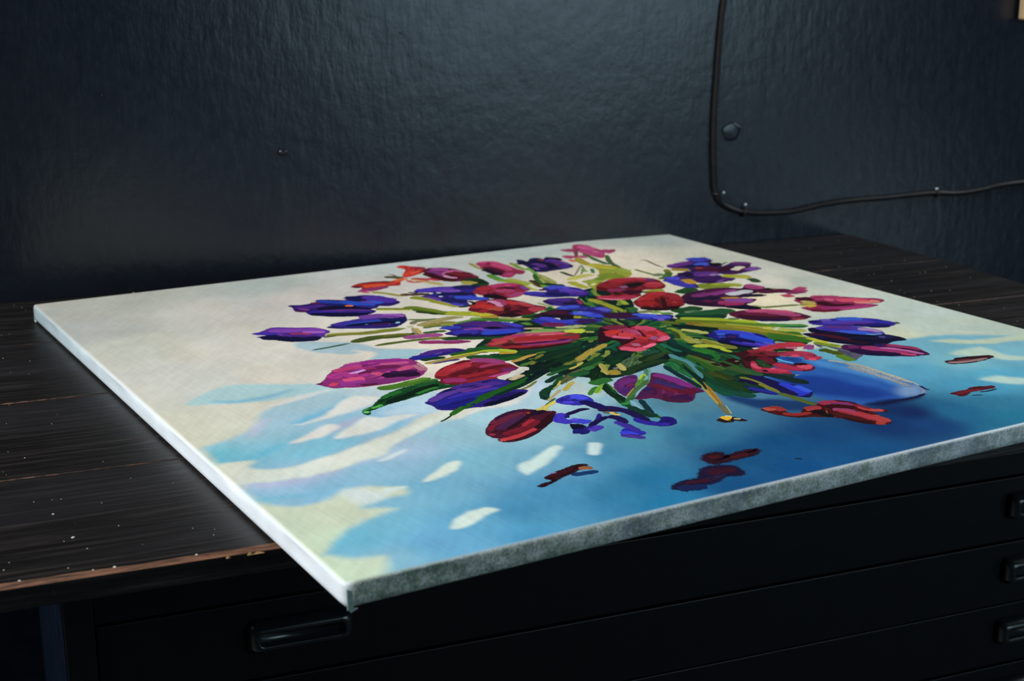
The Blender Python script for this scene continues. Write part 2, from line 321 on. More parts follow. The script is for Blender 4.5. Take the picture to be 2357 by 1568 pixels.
BLUE = [(95, 5421, (108, 180, 200)), (75, 5193, (132, 188, 204)), (422, 5058, (152, 188, 204)), (742, 4763, (156, 188, 204)), (1148, 4480, (156, 188, 204)), (503, 5555, (128, 184, 204)), (837, 5643, (120, 180, 204)), (1508, 5339, (128, 180, 208)), (1240, 4257, (168, 196, 200)), (1855, 4621, (184, 204, 212)), (2053, 5014, (176, 204, 216)), (1700, 5328, (164, 196, 216)), (115, 6229, (152, 184, 208)), (23, 6312, (124, 180, 204)), (427, 6224, (152, 184, 212)), (514, 6465, (128, 180, 208)), (916, 6217, (136, 184, 208)), (930, 5968, (168, 184, 212)), (1326, 5932, (160, 188, 212)), (709, 7594, (106, 168, 204)), (370, 7692, (132, 184, 208)), (1415, 7442, (74, 144, 184)), (1653, 6447, (122, 178, 200)), (1113, 6818, (114, 172, 200)), (795, 6813, (124, 176, 200)), (328, 7292, (108, 176, 200)), (555, 7186, (116, 178, 202)), (1104, 7428, (98, 164, 198)), (2350, 6196, (138, 184, 200)), (2280, 5671, (160, 200, 212)), (1820, 5883, (144, 188, 204)), (2656, 5505, (176, 208, 220)), (2499, 6841, (69, 134, 168)), (2182, 6760, (106, 164, 192)), (2506, 7355, (39, 114, 157)), (3295, 6270, (84, 144, 168)), (2909, 6526, (77, 142, 168)), (3328, 6774, (49, 112, 146)), (3672, 6105, (80, 129, 150)), (3300, 7314, (24, 78, 122)), (3756, 7255, (22, 77, 126)), (4167, 7269, (22, 68, 116)), (4736, 7367, (19, 51, 102)), (4168, 7719, (22, 77, 129)), (5020, 7535, (24, 63, 116)), (5117, 7219, (18, 37, 85)), (5410, 7392, (36, 102, 143)), (5882, 7410, (49, 117, 150)), (6465, 6905, (90, 168, 196)), (6027, 6339, (88, 160, 192)), (6564, 6336, (120, 180, 196)), (6107, 6988, (74, 152, 188)), (5732, 7709, (37, 116, 146)), (3663, 6612, (63, 119, 153)), (1819, 7327, (74, 144, 184)), (2066, 7473, (54, 125, 164)), (2912, 7786, (24, 78, 126)), (2344, 7817, (39, 120, 164)), (3518, 7754, (20, 77, 131)), (3717, 7972, (24, 82, 136)), (1312, 7872, (76, 150, 192)), (841, 7898, (108, 172, 208)), (6067, 6042, (112, 176, 200)), (7244, 6229, (122, 180, 200)), (3179, 5402, (168, 196, 200)), (5368, 7978, (37, 112, 146))]
SOFT = [
    (None, 2.2, (44, 6075, 256, 6095, 500, 6141, 787, 6101, 978, 5975, 1308, 5810, 1600, 5671, 1798, 5560, 1978, 5543, 2273, 5450, 2537, 5435, 3001, 5008, 3433, 4807, 4162, 5079, 4907, 5357, 5874, 5420, 6326, 5509, 6735, 5588, 6958, 5609, 7142, 5662, 7455, 5865, 7755, 6079, 7930, 6633, 8012, 8256, 5843, 8259, 3725, 8172, 1884, 8210, 692, 8165, 249, 7971, 368, 7655, 317, 7595, 201, 7571, 100, 7453, 72, 7407, 166, 7289, 364, 7122, 530, 7047, 746, 6979, 578, 6844, 756, 6763, 916, 6794, 956, 6679, 849, 6568, 668, 6509, 451, 6610, 260, 6630, 114, 6545, 45, 6415)),
    (None, 2.2, (52, 5208, 141, 5168, 277, 5132, 457, 5022, 594, 4904, 702, 4658, 805, 4585, 1038, 4476, 1303, 4404, 1513, 4382, 1770, 4445, 2093, 4635, 2169, 4973, 1939, 5255, 1653, 5350, 1412, 5462, 1166, 5657, 881, 5810, 605, 5889, 393, 5912, 272, 5883, 206, 5760, 283, 5677, 213, 5614, 56, 5607, 50, 5452)),
    (None, 1.8, (738, 5471, 959, 5459, 1242, 5482, 1531, 5352, 1813, 5257, 1925, 5270, 1751, 5378, 1523, 5524, 1221, 5685, 886, 5788, 575, 5868)),
    ((180, 206, 220), 3, (1519, 5136, 1753, 5059, 1981, 5084, 1945, 5308, 1802, 5277, 1590, 5231)),
    ((164, 198, 204), 1.8, (271, 4134, 422, 3970, 664, 3821, 893, 3837, 1149, 4002, 1413, 4144, 1545, 4401, 1075, 4384, 851, 4365, 643, 4312, 449, 4225)),
    ((120, 176, 204), 2.4, (495, 4155, 672, 4231, 904, 4226, 1160, 4174, 958, 4287, 718, 4314, 585, 4264)),
    ((106, 178, 204), 2.6, (96, 5567, 261, 5555, 427, 5475, 627, 5409, 462, 5563, 269, 5625)),
    ((108, 176, 208), 2.6, (830, 4993, 1018, 4897, 1322, 4726, 1463, 4585, 1234, 4838, 966, 5022)),
    ((124, 184, 208), 2.6, (532, 5649, 819, 5545, 1015, 5591, 1155, 5602, 877, 5740, 634, 5819)),
    ((180, 184, 208), 2.6, (494, 5019, 614, 4890, 722, 4800, 574, 5017, 455, 5142)),
    ((168, 176, 204), 2, (1148, 5206, 1293, 5137, 1390, 5091, 1190, 5281, 957, 5390, 920, 5392)),
    ((116, 180, 204), 2.4, (50, 6383, 201, 6397, 368, 6457, 240, 6458, 95, 6428)),
    ((180, 184, 212), 4, (45, 6073, 248, 6114, 493, 6157, 703, 6137, 466, 6222, 158, 6179)),
    ((210, 212, 209), 1.4, (656, 5426, 804, 5324, 966, 5199, 1089, 5171, 1122, 5266, 957, 5390, 793, 5436, 713, 5459)),
    ((214, 216, 211), 1.6, (843, 5051, 1052, 4995, 1234, 4838, 1494, 4604, 1631, 4656, 1692, 4749, 1519, 4898, 1288, 4977, 1112, 5031, 949, 5063)),
    ((208, 216, 205), 2, (50, 5625, 215, 5680, 199, 5777, 272, 5883, 420, 5928, 674, 5887, 961, 5790, 1330, 5634, 1165, 5978, 871, 6067, 717, 6104, 507, 6125, 314, 6112, 136, 6068, 40, 6070, 35, 5887)),
    ((214, 214, 213), 2.5, (870, 4515, 1057, 4430, 1374, 4330, 1449, 4344, 1220, 4413, 1038, 4476)),
    ((212, 218, 213), 1.5, (968, 5489, 1114, 5357, 1292, 5211, 1399, 5144, 1480, 5218, 1590, 5231, 1726, 5272, 1741, 5320, 1512, 5391, 1357, 5476, 1149, 5524, 1000, 5531)),
    ((212, 220, 211), 1.5, (514, 5917, 827, 5842, 1121, 5743, 1399, 5623, 1641, 5518, 1841, 5432, 2006, 5344, 2056, 5401, 1797, 5560, 1554, 5690, 1300, 5826, 1022, 5957, 833, 6064, 605, 6118, 457, 6153)),
    ((218, 220, 213), 1.2, (1969, 5533, 2201, 5432, 2393, 5383, 2626, 5353, 2577, 5436, 2273, 5448, 2084, 5497)),
    ((205, 216, 217), 1.2, (1045, 6103, 1169, 6022, 1317, 5985, 1309, 6015, 1172, 6090, 1073, 6119)),
    ((204, 220, 217), 1.2, (813, 6621, 909, 6630, 976, 6659, 869, 6712, 796, 6698)),
    ((210, 224, 213), 1.0, (1140, 6617, 1268, 6530, 1451, 6385, 1531, 6411, 1431, 6543, 1297, 6609, 1173, 6647)),
    ((205, 224, 217), 1.0, (900, 7432, 1013, 7328, 1169, 7260, 1255, 7248, 1306, 7324, 1184, 7376, 1044, 7449, 946, 7476)),
    ((198, 212, 213), 3, (588, 6508, 676, 6502, 773, 6636, 796, 6726, 632, 6798, 563, 6665)),
    ((202, 224, 219), 1.2, (1832, 6705, 1905, 6663, 2080, 6573, 2277, 6454, 2322, 6481, 2284, 6550, 2166, 6660, 2012, 6760, 1807, 6874, 1800, 6837)),
    ((198, 220, 221), 1.0, (2512, 6556, 2562, 6548, 2603, 6591, 2528, 6694, 2471, 6769, 2418, 6764, 2404, 6720)),
    ((188, 206, 184), 1.8, (6889, 5748, 7057, 5787, 7211, 5908, 7427, 5975, 7687, 6005, 7780, 6060, 7814, 6234, 7630, 6186, 7460, 6116, 7283, 6101, 7100, 6008, 6957, 5879)),
    ((180, 206, 192), 2, (6687, 6154, 6896, 6107, 7097, 6138, 7123, 6241, 7099, 6426, 7185, 6560, 7261, 6688, 7088, 6641, 6938, 6525, 6875, 6377, 6726, 6261)),
    ((180, 208, 200), 2, (6301, 6853, 6487, 6838, 6558, 6930, 6633, 7024, 6691, 7158, 6495, 7140, 6378, 7047, 6324, 6941)),
    ((198, 210, 195), 1.2, (7363, 5594, 7461, 5683, 7618, 5808, 7467, 5766, 7319, 5679)),
    ((162, 186, 196), 1.5, (1731, 2822, 1847, 2801, 1987, 2898, 2155, 3012, 2286, 3208, 2346, 3390, 2594, 3565, 2484, 3783, 2310, 3764, 2132, 3768, 2050, 3747, 2164, 3623, 2254, 3508, 2098, 3301, 2109, 3436, 1925, 3370, 1786, 3203, 1758, 3101, 1702, 2981)),
    ((132, 178, 194), 2.5, (2192, 3639, 2373, 3635, 2495, 3762, 2721, 3811, 2554, 3852, 2366, 3797, 2169, 3763)),
    ((156, 188, 200), 1.8, (2280, 3470, 2539, 3537, 2732, 3651, 2607, 3692, 2458, 3772, 2298, 3733, 2091, 3721, 2180, 3608)),
    ((176, 196, 196), 1.5, (3074, 5431, 3200, 5269, 3305, 5185, 3344, 5257, 3312, 5383, 3195, 5526, 3103, 5494)),
    ((186, 210, 229), 2.5, (2785, 5143, 2980, 5018, 3103, 4992, 3029, 5168, 2913, 5242, 2794, 5266, 2692, 5321, 2567, 5360)),
    ((214, 212, 207), 1.5, (2347, 5451, 2478, 5397, 2642, 5382, 2794, 5266, 2925, 5107, 2810, 5158, 2657, 5323, 2507, 5347, 2341, 5404)),
    ((138, 180, 196), 2, (3153, 5684, 3306, 5614, 3300, 5748, 3213, 5853, 3118, 5841)),
    ((224, 218, 209), 2, (2975, 3619, 3228, 3574, 3363, 3638, 3221, 3793, 3074, 3852, 2937, 3828)),
    ((44, 92, 168), 1.8, (5424, 5496, 5536, 5618, 5620, 5805, 5687, 6005, 5703, 6250, 5719, 6488, 5709, 6703, 5662, 6843, 5556, 6920, 5346, 6934, 5111, 6930, 4920, 6884, 4802, 6681, 4736, 6413, 4723, 6073, 4846, 5744)),
    ((28, 60, 140), 4, (4808, 5975, 5092, 6017, 5259, 6191, 5297, 6411, 5333, 6625, 5318, 6803, 5117, 6844, 4958, 6682, 4811, 6503, 4716, 6261)),
    ((74, 136, 196), 3, (5453, 5569, 5588, 5840, 5660, 6121, 5693, 6346, 5677, 6611, 5563, 6641, 5545, 6410, 5495, 6205, 5444, 5994, 5392, 5777)),
    ((122, 152, 192), 3.5, (5548, 6656, 5667, 6703, 5642, 6831, 5521, 6923, 5390, 6892, 5398, 6804)),
    ((20, 32, 74), 1.8, (4934, 6870, 5167, 6873, 5361, 6920, 5506, 6937, 5586, 6915, 5462, 6979, 5289, 6990, 5055, 6985)),
    ((28, 58, 104), 2.5, (4160, 6026, 4211, 6149, 4299, 6315, 4437, 6419, 4585, 6597, 4594, 6713, 4419, 6740, 4296, 6667, 4162, 6566, 4099, 6376, 4098, 6196)),
]
PAINTED = [
    ('painted_vase', 'grey rim of the painted blue glass vase', [('S', (185, 188, 182), 49, (5612, 5813, 5703, 5988, 5719, 6234, 5719, 6488, 5716, 6695)), ('S', (160, 170, 180), 63, (5589, 5974, 5623, 6203, 5635, 6488, 5621, 6747)), ('S', (143, 166, 192), 32, (5574, 6672, 5662, 6748, 5637, 6840, 5528, 6916)), ('S', (27, 36, 80), 29, (5020, 6942, 5260, 6940, 5458, 6943, 5601, 6901)), ('S', (28, 42, 92), 24, (5709, 6727, 5673, 6825, 5703, 6844)), ('S', (184, 192, 188), 20, (5735, 6472, 5727, 6629, 5709, 6727)), ('S', (168, 184, 188), 49, (5570, 5747, 5653, 5877, 5659, 6094, 5647, 6369))]),
    ('painted_foliage', 'dark green heart of the painted bouquet', [('P', (15, 51, 43), 0, (3579, 4100, 4027, 3879, 4496, 3065, 4958, 2678, 5262, 2340, 5531, 2402, 5428, 2955, 5153, 3495, 5351, 3882, 5684, 4280, 5252, 4875, 5112, 5108, 5349, 5368, 4957, 5707, 4603, 5955, 4287, 6056, 4210, 5868, 4323, 5488, 4351, 5110, 4121, 5135, 3772, 5239, 3561, 5220, 3431, 5083, 3314, 4923, 3339, 4673, 3383, 4457)), ('P', (20, 60, 44), 0, (3170, 3735, 3857, 3201, 4232, 2952, 4278, 3248, 4358, 3596, 4204, 3983, 3886, 4246, 3383, 4157, 3164, 3907)), ('P', (23, 62, 42), 0, (5099, 3935, 5135, 4439, 5287, 4896, 5180, 5268, 4730, 5573, 4664, 5048, 4732, 4568)), ('P', (26, 70, 48), 0, (4443, 5083, 4621, 5350, 4623, 5818, 4503, 6184, 4279, 6122, 4172, 5917, 4211, 5574)), ('P', (18, 56, 42), 0, (3475, 4003, 3900, 4077, 3826, 4553, 3433, 4807, 3200, 4825, 2875, 4934, 2717, 5059, 2594, 5127, 2781, 4878, 3108, 4616, 3184, 4340))]),
    ('painted_stem_bunch', 'green and yellow stems of the left half of the bouquet', [('S', (138, 140, 60), 86, (2082, 2694, 2274, 2746, 2468, 2813, 2688, 2832, 2874, 2846)), ('S', (207, 207, 156), 35, (2111, 2643, 2296, 2696, 2491, 2764)), ('S', (172, 164, 72), 40, (2210, 2723, 2406, 2786, 2616, 2822)), ('S', (90, 100, 48), 38, (2049, 2753, 2193, 2760)), ('S', (79, 120, 96), 33, (1776, 3126, 1968, 3109, 2203, 3070)), ('S', (86, 104, 44), 109, (2191, 3063, 2373, 3020, 2523, 3017, 2658, 3050, 2832, 3091)), ('S', (138, 122, 44), 43, (2540, 2981, 2693, 3056, 2826, 3103)), ('S', (122, 128, 64), 30, (2338, 3283, 2509, 3281, 2737, 3280)), ('S', (138, 144, 56), 74, (2948, 1987, 3062, 2054, 3286, 2187)), ('S', (216, 216, 144), 46, (2940, 2037, 3105, 2134, 3259, 2242)), ('S', (108, 122, 52), 44, (2515, 2810, 2664, 2802, 2844, 2828)), ('S', (168, 160, 64), 53, (3228, 1264, 3339, 1389, 3427, 1559, 3492, 1617)), ('S', (106, 106, 72), 95, (3664, 691, 3757, 702, 3810, 777, 3851, 822)), ('S', (85, 85, 64), 17, (3796, 527, 3819, 629, 3810, 777)), ('S', (200, 184, 120), 73, (3883, 906, 3959, 1058, 4020, 1200, 4064, 1372)), ('S', (168, 168, 64), 48, (3243, 1253, 3328, 1362, 3397, 1502, 3452, 1632)), ('S', (106, 68, 56), 88, (3448, 1571, 3509, 1568, 3564, 1561)), ('S', (92, 72, 56), 80, (3521, 1595, 3629, 1619, 3748, 1690)), ('S', (74, 58, 56), 36, (3568, 1484, 3657, 1565)), ('S', (154, 160, 56), 108, (3490, 1692, 3579, 1803, 3664, 1967)), ('S', (168, 168, 48), 69, (3599, 1929, 3644, 2086, 3695, 2228, 3720, 2353)), ('S', (58, 80, 48), 59, (3715, 2331, 3807, 2349, 3915, 2321)), ('S', (122, 140, 40), 105, (3224, 2059, 3318, 2151, 3402, 2309, 3454, 2446, 3566, 2547)), ('S', (90, 116, 32), 69, (3259, 2188, 3392, 2409, 3468, 2576)), ('S', (44, 64, 32), 64, (3249, 2289, 3353, 2404, 3412, 2526)), ('S', (176, 184, 48), 142, (3472, 2491, 3590, 2579, 3731, 2697, 3826, 2823)), ('S', (200, 168, 56), 93, (3726, 2781, 3799, 2841, 3859, 2911)), ('S', (106, 136, 56), 44, (3027, 2539, 3193, 2637, 3324, 2664)), ('S', (160, 168, 64), 106, (3249, 2838, 3340, 2891, 3381, 2949)), ('S', (90, 128, 64), 47, (3007, 2924, 3166, 2920, 3311, 2990)), ('S', (72, 112, 56), 62, (2919, 3095, 3069, 3105, 3171, 3133)), ('S', (60, 122, 72), 124, (3623, 2891, 3760, 2938, 3888, 3081)), ('S', (144, 160, 64), 51, (2511, 2806, 2683, 2797, 2887, 2853)), ('S', (58, 80, 32), 71, (2819, 3036, 2848, 3069, 2884, 3090)), ('S', (122, 122, 48), 84, (2524, 3017, 2683, 3033, 2842, 3081)), ('S', (106, 122, 48), 53, (2328, 3277, 2493, 3271, 2712, 3280, 2922, 3313, 3051, 3359)), ('S', (138, 140, 56), 68, (2858, 3291, 2987, 3336, 3068, 3414)), ('S', (42, 90, 48), 97, (2968, 3371, 3162, 3440, 3344, 3532, 3578, 3670)), ('S', (108, 156, 76), 63, (3357, 2935, 3578, 2898, 3746, 2964))]),
    ('painted_leaf', 'withered cream leaf hanging among the left stems', [('S', (138, 136, 104), 54, (2986, 2749, 3062, 2661, 3180, 2663, 3336, 2671)), ('S', (168, 160, 104), 89, (3003, 2824, 3114, 2791, 3265, 2730, 3443, 2700, 3580, 2747)), ('S', (154, 144, 72), 71, (3026, 2854, 3155, 2865, 3311, 2841, 3384, 2884)), ('S', (200, 200, 160), 70, (2905, 2832, 2939, 2826, 2966, 2835)), ('S', (168, 160, 128), 37, (2941, 2853, 2878, 3039, 2829, 3166)), ('S', (200, 176, 96), 27, (2965, 2867, 2933, 3008, 2883, 3136)), ('S', (184, 176, 136), 46, (3140, 2740, 3329, 2684, 3495, 2679))]),
    ('painted_petal', 'fallen pink petals under the left blue iris', [('S', (168, 88, 152), 106, (2675, 3173, 2841, 3173, 2977, 3207, 3078, 3251)), ('S', (184, 120, 172), 39, (2753, 3168, 2877, 3179, 2977, 3207)), ('S', (160, 56, 120), 95, (2729, 3365, 2862, 3429, 3006, 3514, 3201, 3593)), ('S', (184, 104, 168), 39, (2804, 3365, 2934, 3436, 3112, 3532))]),
    ('painted_tulip', 'purple tulip at the far left of the bouquet', [('P', (106, 58, 168), 0, (1526, 2298, 1624, 2268, 1746, 2180, 1834, 2200, 1949, 2284, 2108, 2368, 2167, 2461, 2188, 2585, 2103, 2661, 2060, 2728, 1897, 2769, 1765, 2737, 1693, 2649, 1613, 2541, 1522, 2441, 1634, 2430, 1573, 2363)), ('S', (28, 22, 80), 152, (1537, 2441, 1664, 2540, 1790, 2676, 1912, 2733, 2054, 2724)), ('S', (138, 76, 184), 119, (1682, 2270, 1853, 2339, 2042, 2419, 2170, 2558)), ('S', (176, 112, 200), 59, (1951, 2461, 2070, 2531, 2159, 2583)), ('S', (74, 53, 176), 73, (1534, 2315, 1629, 2349, 1743, 2432)), ('S', (160, 64, 120), 62, (1830, 2468, 1925, 2524, 2003, 2601)), ('S', (92, 44, 144), 57, (1733, 2457, 1899, 2587, 2057, 2665)), ('S', (122, 63, 174), 54, (1836, 2233, 1974, 2331, 2094, 2385)), ('S', (180, 136, 204), 41, (1723, 2295, 1818, 2334, 1866, 2379)), ('S', (15, 26, 64), 65, (1642, 2542, 1751, 2683, 1878, 2743))]),
    ('painted_tulip', 'ragged blue and violet double tulip on the left', [('P', (53, 32, 122), 0, (2249, 1404, 2368, 1445, 2476, 1435, 2559, 1409, 2584, 1330, 2656, 1335, 2779, 1426, 2844, 1465, 2911, 1409, 2925, 1321, 2988, 1366, 3077, 1353, 3163, 1403, 3208, 1488, 3263, 1636, 3299, 1752, 3295, 1844, 3214, 1908, 3123, 1927, 3040, 1878, 2974, 1949, 2872, 1942, 2921, 2043, 2851, 2125, 2731, 2160, 2592, 2119, 2454, 1989, 2327, 1921, 2294, 1814, 2298, 1729, 2244, 1689, 2228, 1634, 2256, 1506)), ('S', (92, 56, 176), 196, (3069, 1425, 3165, 1578, 3257, 1821)), ('S', (112, 64, 176), 106, (3070, 1406, 3146, 1529, 3188, 1705)), ('S', (28, 28, 96), 124, (2929, 1331, 2969, 1462, 3019, 1606)), ('S', (31, 92, 200), 128, (2740, 1516, 2843, 1614, 2932, 1723, 3040, 1842)), ('S', (42, 72, 176), 93, (2584, 1349, 2675, 1478, 2785, 1599)), ('S', (36, 104, 208), 85, (2966, 1650, 3070, 1692, 3146, 1793)), ('S', (122, 64, 176), 70, (2947, 1601, 3031, 1688, 3068, 1748)), ('S', (60, 42, 144), 99, (2841, 1761, 2950, 1862, 3001, 1892)), ('S', (232, 120, 56), 54, (2737, 1707, 2778, 1723, 2809, 1761)), ('S', (21, 19, 63), 114, (2422, 1695, 2574, 1712, 2714, 1759, 2821, 1877, 2935, 1980)), ('S', (90, 44, 144), 83, (2280, 1466, 2357, 1566, 2484, 1550, 2592, 1577)), ('S', (138, 76, 160), 42, (2288, 1562, 2327, 1639, 2360, 1694)), ('S', (90, 28, 96), 60, (2234, 1619, 2266, 1692, 2329, 1729)), ('S', (60, 40, 160), 100, (2317, 1758, 2449, 1818, 2581, 1878)), ('S', (106, 52, 152), 66, (2386, 1781, 2593, 1850, 2795, 1933, 2896, 2028)), ('S', (21, 16, 74), 127, (2288, 1828, 2407, 1916, 2551, 2036, 2719, 2100, 2864, 2098)), ('S', (58, 42, 154), 65, (2719, 2013, 2820, 2054, 2896, 2064)), ('S', (74, 58, 176), 42, (2288, 1828, 2313, 1861, 2341, 1887)), ('S', (122, 44, 80), 49, (2482, 1420, 2536, 1426, 2575, 1449)), ('S', (26, 42, 120), 69, (2624, 1504, 2704, 1599, 2784, 1691))]),
    ('painted_tulip', 'long blue tulip with a lilac back, left side', [('P', (42, 36, 112), 0, (2239, 2432, 2319, 2388, 2300, 2361, 2413, 2312, 2553, 2294, 2682, 2268, 2800, 2234, 2894, 2203, 3025, 2263, 3100, 2325, 3059, 2456, 3013, 2565, 2931, 2651, 2826, 2737, 2736, 2732, 2604, 2686, 2424, 2580, 2295, 2511)), ('S', (138, 80, 176), 142, (2645, 2263, 2843, 2260, 3047, 2415)), ('S', (168, 104, 192), 75, (2893, 2238, 3018, 2311, 3060, 2422)), ('S', (74, 56, 168), 113, (2301, 2410, 2481, 2368, 2675, 2366, 2823, 2386)), ('S', (20, 40, 106), 141, (2798, 2438, 2890, 2493, 3007, 2561)), ('S', (42, 92, 192), 65, (2403, 2421, 2536, 2417, 2688, 2424, 2823, 2470)), ('S', (58, 128, 216), 32, (2548, 2408, 2606, 2399, 2663, 2392)), ('S', (16, 24, 72), 85, (2409, 2442, 2621, 2484, 2834, 2527, 2988, 2584)), ('S', (122, 184, 224), 35, (2585, 2512, 2688, 2507, 2755, 2530)), ('S', (76, 28, 96), 73, (2627, 2554, 2730, 2582, 2827, 2606)), ('S', (138, 88, 168), 43, (2748, 2576, 2785, 2597, 2821, 2619)), ('S', (58, 40, 136), 76, (2315, 2484, 2501, 2577, 2694, 2658, 2827, 2704)), ('S', (160, 208, 232), 60, (2895, 2580, 2911, 2596, 2928, 2609))]),
    ('painted_petal', 'orange and magenta petal at the far edge, left', [('P', (176, 48, 48), 0, (3169, 927, 3290, 832, 3388, 827, 3544, 868, 3653, 899, 3747, 869, 3812, 864, 3719, 981, 3655, 1111, 3585, 1111, 3502, 1103, 3387, 1198, 3290, 1222, 3202, 1210, 3128, 1186, 3205, 1111, 3249, 1035, 3188, 999)), ('S', (224, 96, 44), 112, (3271, 987, 3395, 998, 3554, 1030)), ('S', (216, 74, 40), 59, (3494, 974, 3612, 1001, 3804, 881)), ('S', (160, 64, 128), 89, (3145, 1168, 3279, 1155, 3417, 1135, 3516, 1111)), ('S', (106, 32, 48), 46, (3297, 836, 3469, 841, 3660, 903)), ('S', (64, 32, 58), 61, (3176, 951, 3206, 977, 3243, 991)), ('S', (192, 80, 160), 51, (3142, 1174, 3201, 1193, 3257, 1202)), ('S', (208, 104, 72), 41, (3155, 1221, 3187, 1260, 3223, 1293)), ('S', (200, 60, 40), 60, (3261, 877, 3395, 907, 3559, 928))]),
    ('painted_petal', 'ragged scarlet petal at the far edge, left', [('P', (200, 60, 56), 0, (4045, 263, 4140, 202, 4177, 280, 4254, 386, 4274, 513, 4172, 658, 4063, 728, 3941, 788, 3872, 791, 3969, 605, 4070, 439, 4062, 342)), ('S', (224, 80, 48), 69, (3901, 742, 4035, 600, 4156, 581)), ('S', (240, 112, 64), 40, (4015, 677, 4101, 616, 4195, 558)), ('S', (168, 48, 80), 80, (4155, 397, 4245, 404, 4266, 509)), ('S', (224, 64, 64), 107, (4052, 267, 4094, 277, 4133, 291)), ('S', (224, 120, 56), 69, (3695, 923, 3791, 873, 3879, 860)), ('S', (184, 64, 80), 82, (3899, 872, 4001, 975, 4105, 1037, 4131, 1159)), ('S', (200, 96, 96), 49, (3832, 918, 3850, 1078, 3979, 1070, 4011, 1131))]),
    ('painted_tulip', 'dark red tulip beside the scarlet petal', [('P', (106, 28, 58), 0, (4223, 575, 4328, 499, 4401, 519, 4488, 570, 4567, 687, 4587, 858, 4616, 943, 4607, 1093, 4589, 1193, 4530, 1266, 4433, 1274, 4295, 1277, 4191, 1216, 4160, 1069, 4177, 862, 4184, 688)), ('S', (168, 80, 160), 122, (4324, 543, 4406, 637, 4489, 709)), ('S', (138, 64, 136), 88, (4266, 600, 4297, 754, 4279, 965)), ('S', (192, 104, 152), 59, (4261, 911, 4389, 809, 4530, 756, 4569, 892)), ('S', (76, 12, 32), 106, (4191, 692, 4182, 887, 4209, 1098, 4321, 1229)), ('S', (138, 36, 56), 130, (4404, 817, 4473, 948, 4524, 1110)), ('S', (224, 168, 200), 57, (4298, 911, 4315, 1052, 4383, 1114)), ('S', (92, 16, 40), 74, (4389, 809, 4374, 977, 4427, 1118)), ('S', (160, 48, 80), 32, (4593, 1018, 4584, 1102, 4575, 1184))]),
    ('painted_leaf', None, [('P', (36, 74, 40), 0, (4347, 1265, 4504, 1229, 4564, 1286, 4552, 1472, 4505, 1570, 4403, 1655, 4349, 1540)), ('S', (176, 168, 80), 140, (4280, 1353, 4349, 1394, 4376, 1493)), ('S', (28, 58, 34), 65, (4468, 1294, 4501, 1399, 4509, 1531))]),
    ('painted_iris', 'bright blue iris with ragged petals, left of centre', [('P', (58, 44, 144), 0, (3665, 1462, 3758, 1417, 3891, 1414, 3992, 1424, 4098, 1475, 4174, 1499, 4259, 1508, 4276, 1559, 4378, 1619, 4377, 1701, 4221, 1771, 4162, 1894, 4093, 2049, 4129, 2109, 4167, 2226, 4009, 2152, 3930, 2124, 3849, 2319, 3767, 2252, 3710, 2088, 3694, 2023, 3700, 1816, 3596, 1736, 3755, 1693, 3801, 1622, 3661, 1539)), ('S', (90, 68, 192), 135, (3679, 1470, 3831, 1480, 3992, 1474)), ('S', (106, 68, 184), 131, (3840, 1546, 3973, 1543, 4093, 1533)), ('S', (42, 36, 104), 132, (4093, 1533, 4234, 1555, 4369, 1635)), ('S', (138, 88, 184), 82, (3907, 1585, 3999, 1660, 4108, 1704)), ('S', (28, 28, 80), 110, (3788, 1713, 3910, 1746, 4042, 1824, 4162, 1894)), ('S', (58, 88, 208), 103, (3896, 1933, 3987, 2005, 4113, 2137, 4165, 2199)), ('S', (192, 200, 216), 57, (3818, 1672, 3846, 1676, 3872, 1684)), ('S', (122, 72, 176), 59, (3628, 1755, 3677, 1860, 3701, 2026)), ('S', (40, 40, 106), 118, (3782, 1904, 3818, 2077, 3926, 2178)), ('S', (80, 72, 192), 61, (3747, 2147, 3767, 2252, 3832, 2272)), ('S', (42, 106, 208), 72, (3890, 1929, 3931, 1949, 3965, 1965)), ('S', (20, 32, 58), 38, (3935, 2146, 3946, 2265, 3894, 2345)), ('S', (208, 216, 216), 36, (3767, 1818, 3787, 1830, 3807, 1841)), ('S', (58, 32, 112), 74, (4075, 1764, 4098, 1817, 4122, 1871)), ('S', (74, 56, 176), 65, (3888, 1654, 3967, 1720, 4043, 1725))]),
    ('painted_tulip', 'rose pink tulip near the far edge', [('S', (168, 160, 72), 39, (4878, 471, 4835, 705, 4822, 882)), ('S', (106, 160, 64), 80, (4764, 1119, 4730, 1405, 4785, 1566)), ('S', (154, 176, 56), 99, (4698, 1429, 4778, 1562, 4826, 1717, 4891, 1839)), ('S', (184, 192, 96), 63, (4842, 1406, 4882, 1623, 4939, 1805)), ('P', (176, 58, 104), 0, (4921, 568, 5016, 504, 5118, 530, 5150, 679, 5186, 819, 5178, 1046, 5196, 1194, 5088, 1310, 5041, 1260, 4912, 1383, 4842, 1341, 4848, 1169, 4840, 984, 4861, 813, 4898, 695)), ('S', (200, 74, 128), 114, (4953, 563, 5093, 573, 5124, 758, 5114, 1008)), ('S', (42, 12, 44), 107, (4856, 856, 4871, 1047, 4845, 1255)), ('S', (92, 20, 56), 109, (4880, 778, 4942, 907, 4938, 1177)), ('S', (208, 88, 136), 64, (5067, 654, 5096, 906, 5102, 1093)), ('S', (168, 58, 96), 157, (5074, 1076, 5098, 1181, 5172, 1202)), ('S', (112, 28, 72), 86, (5029, 583, 5062, 594, 5098, 600)), ('S', (200, 72, 136), 77, (4914, 1251, 4968, 1239, 5023, 1227))]),
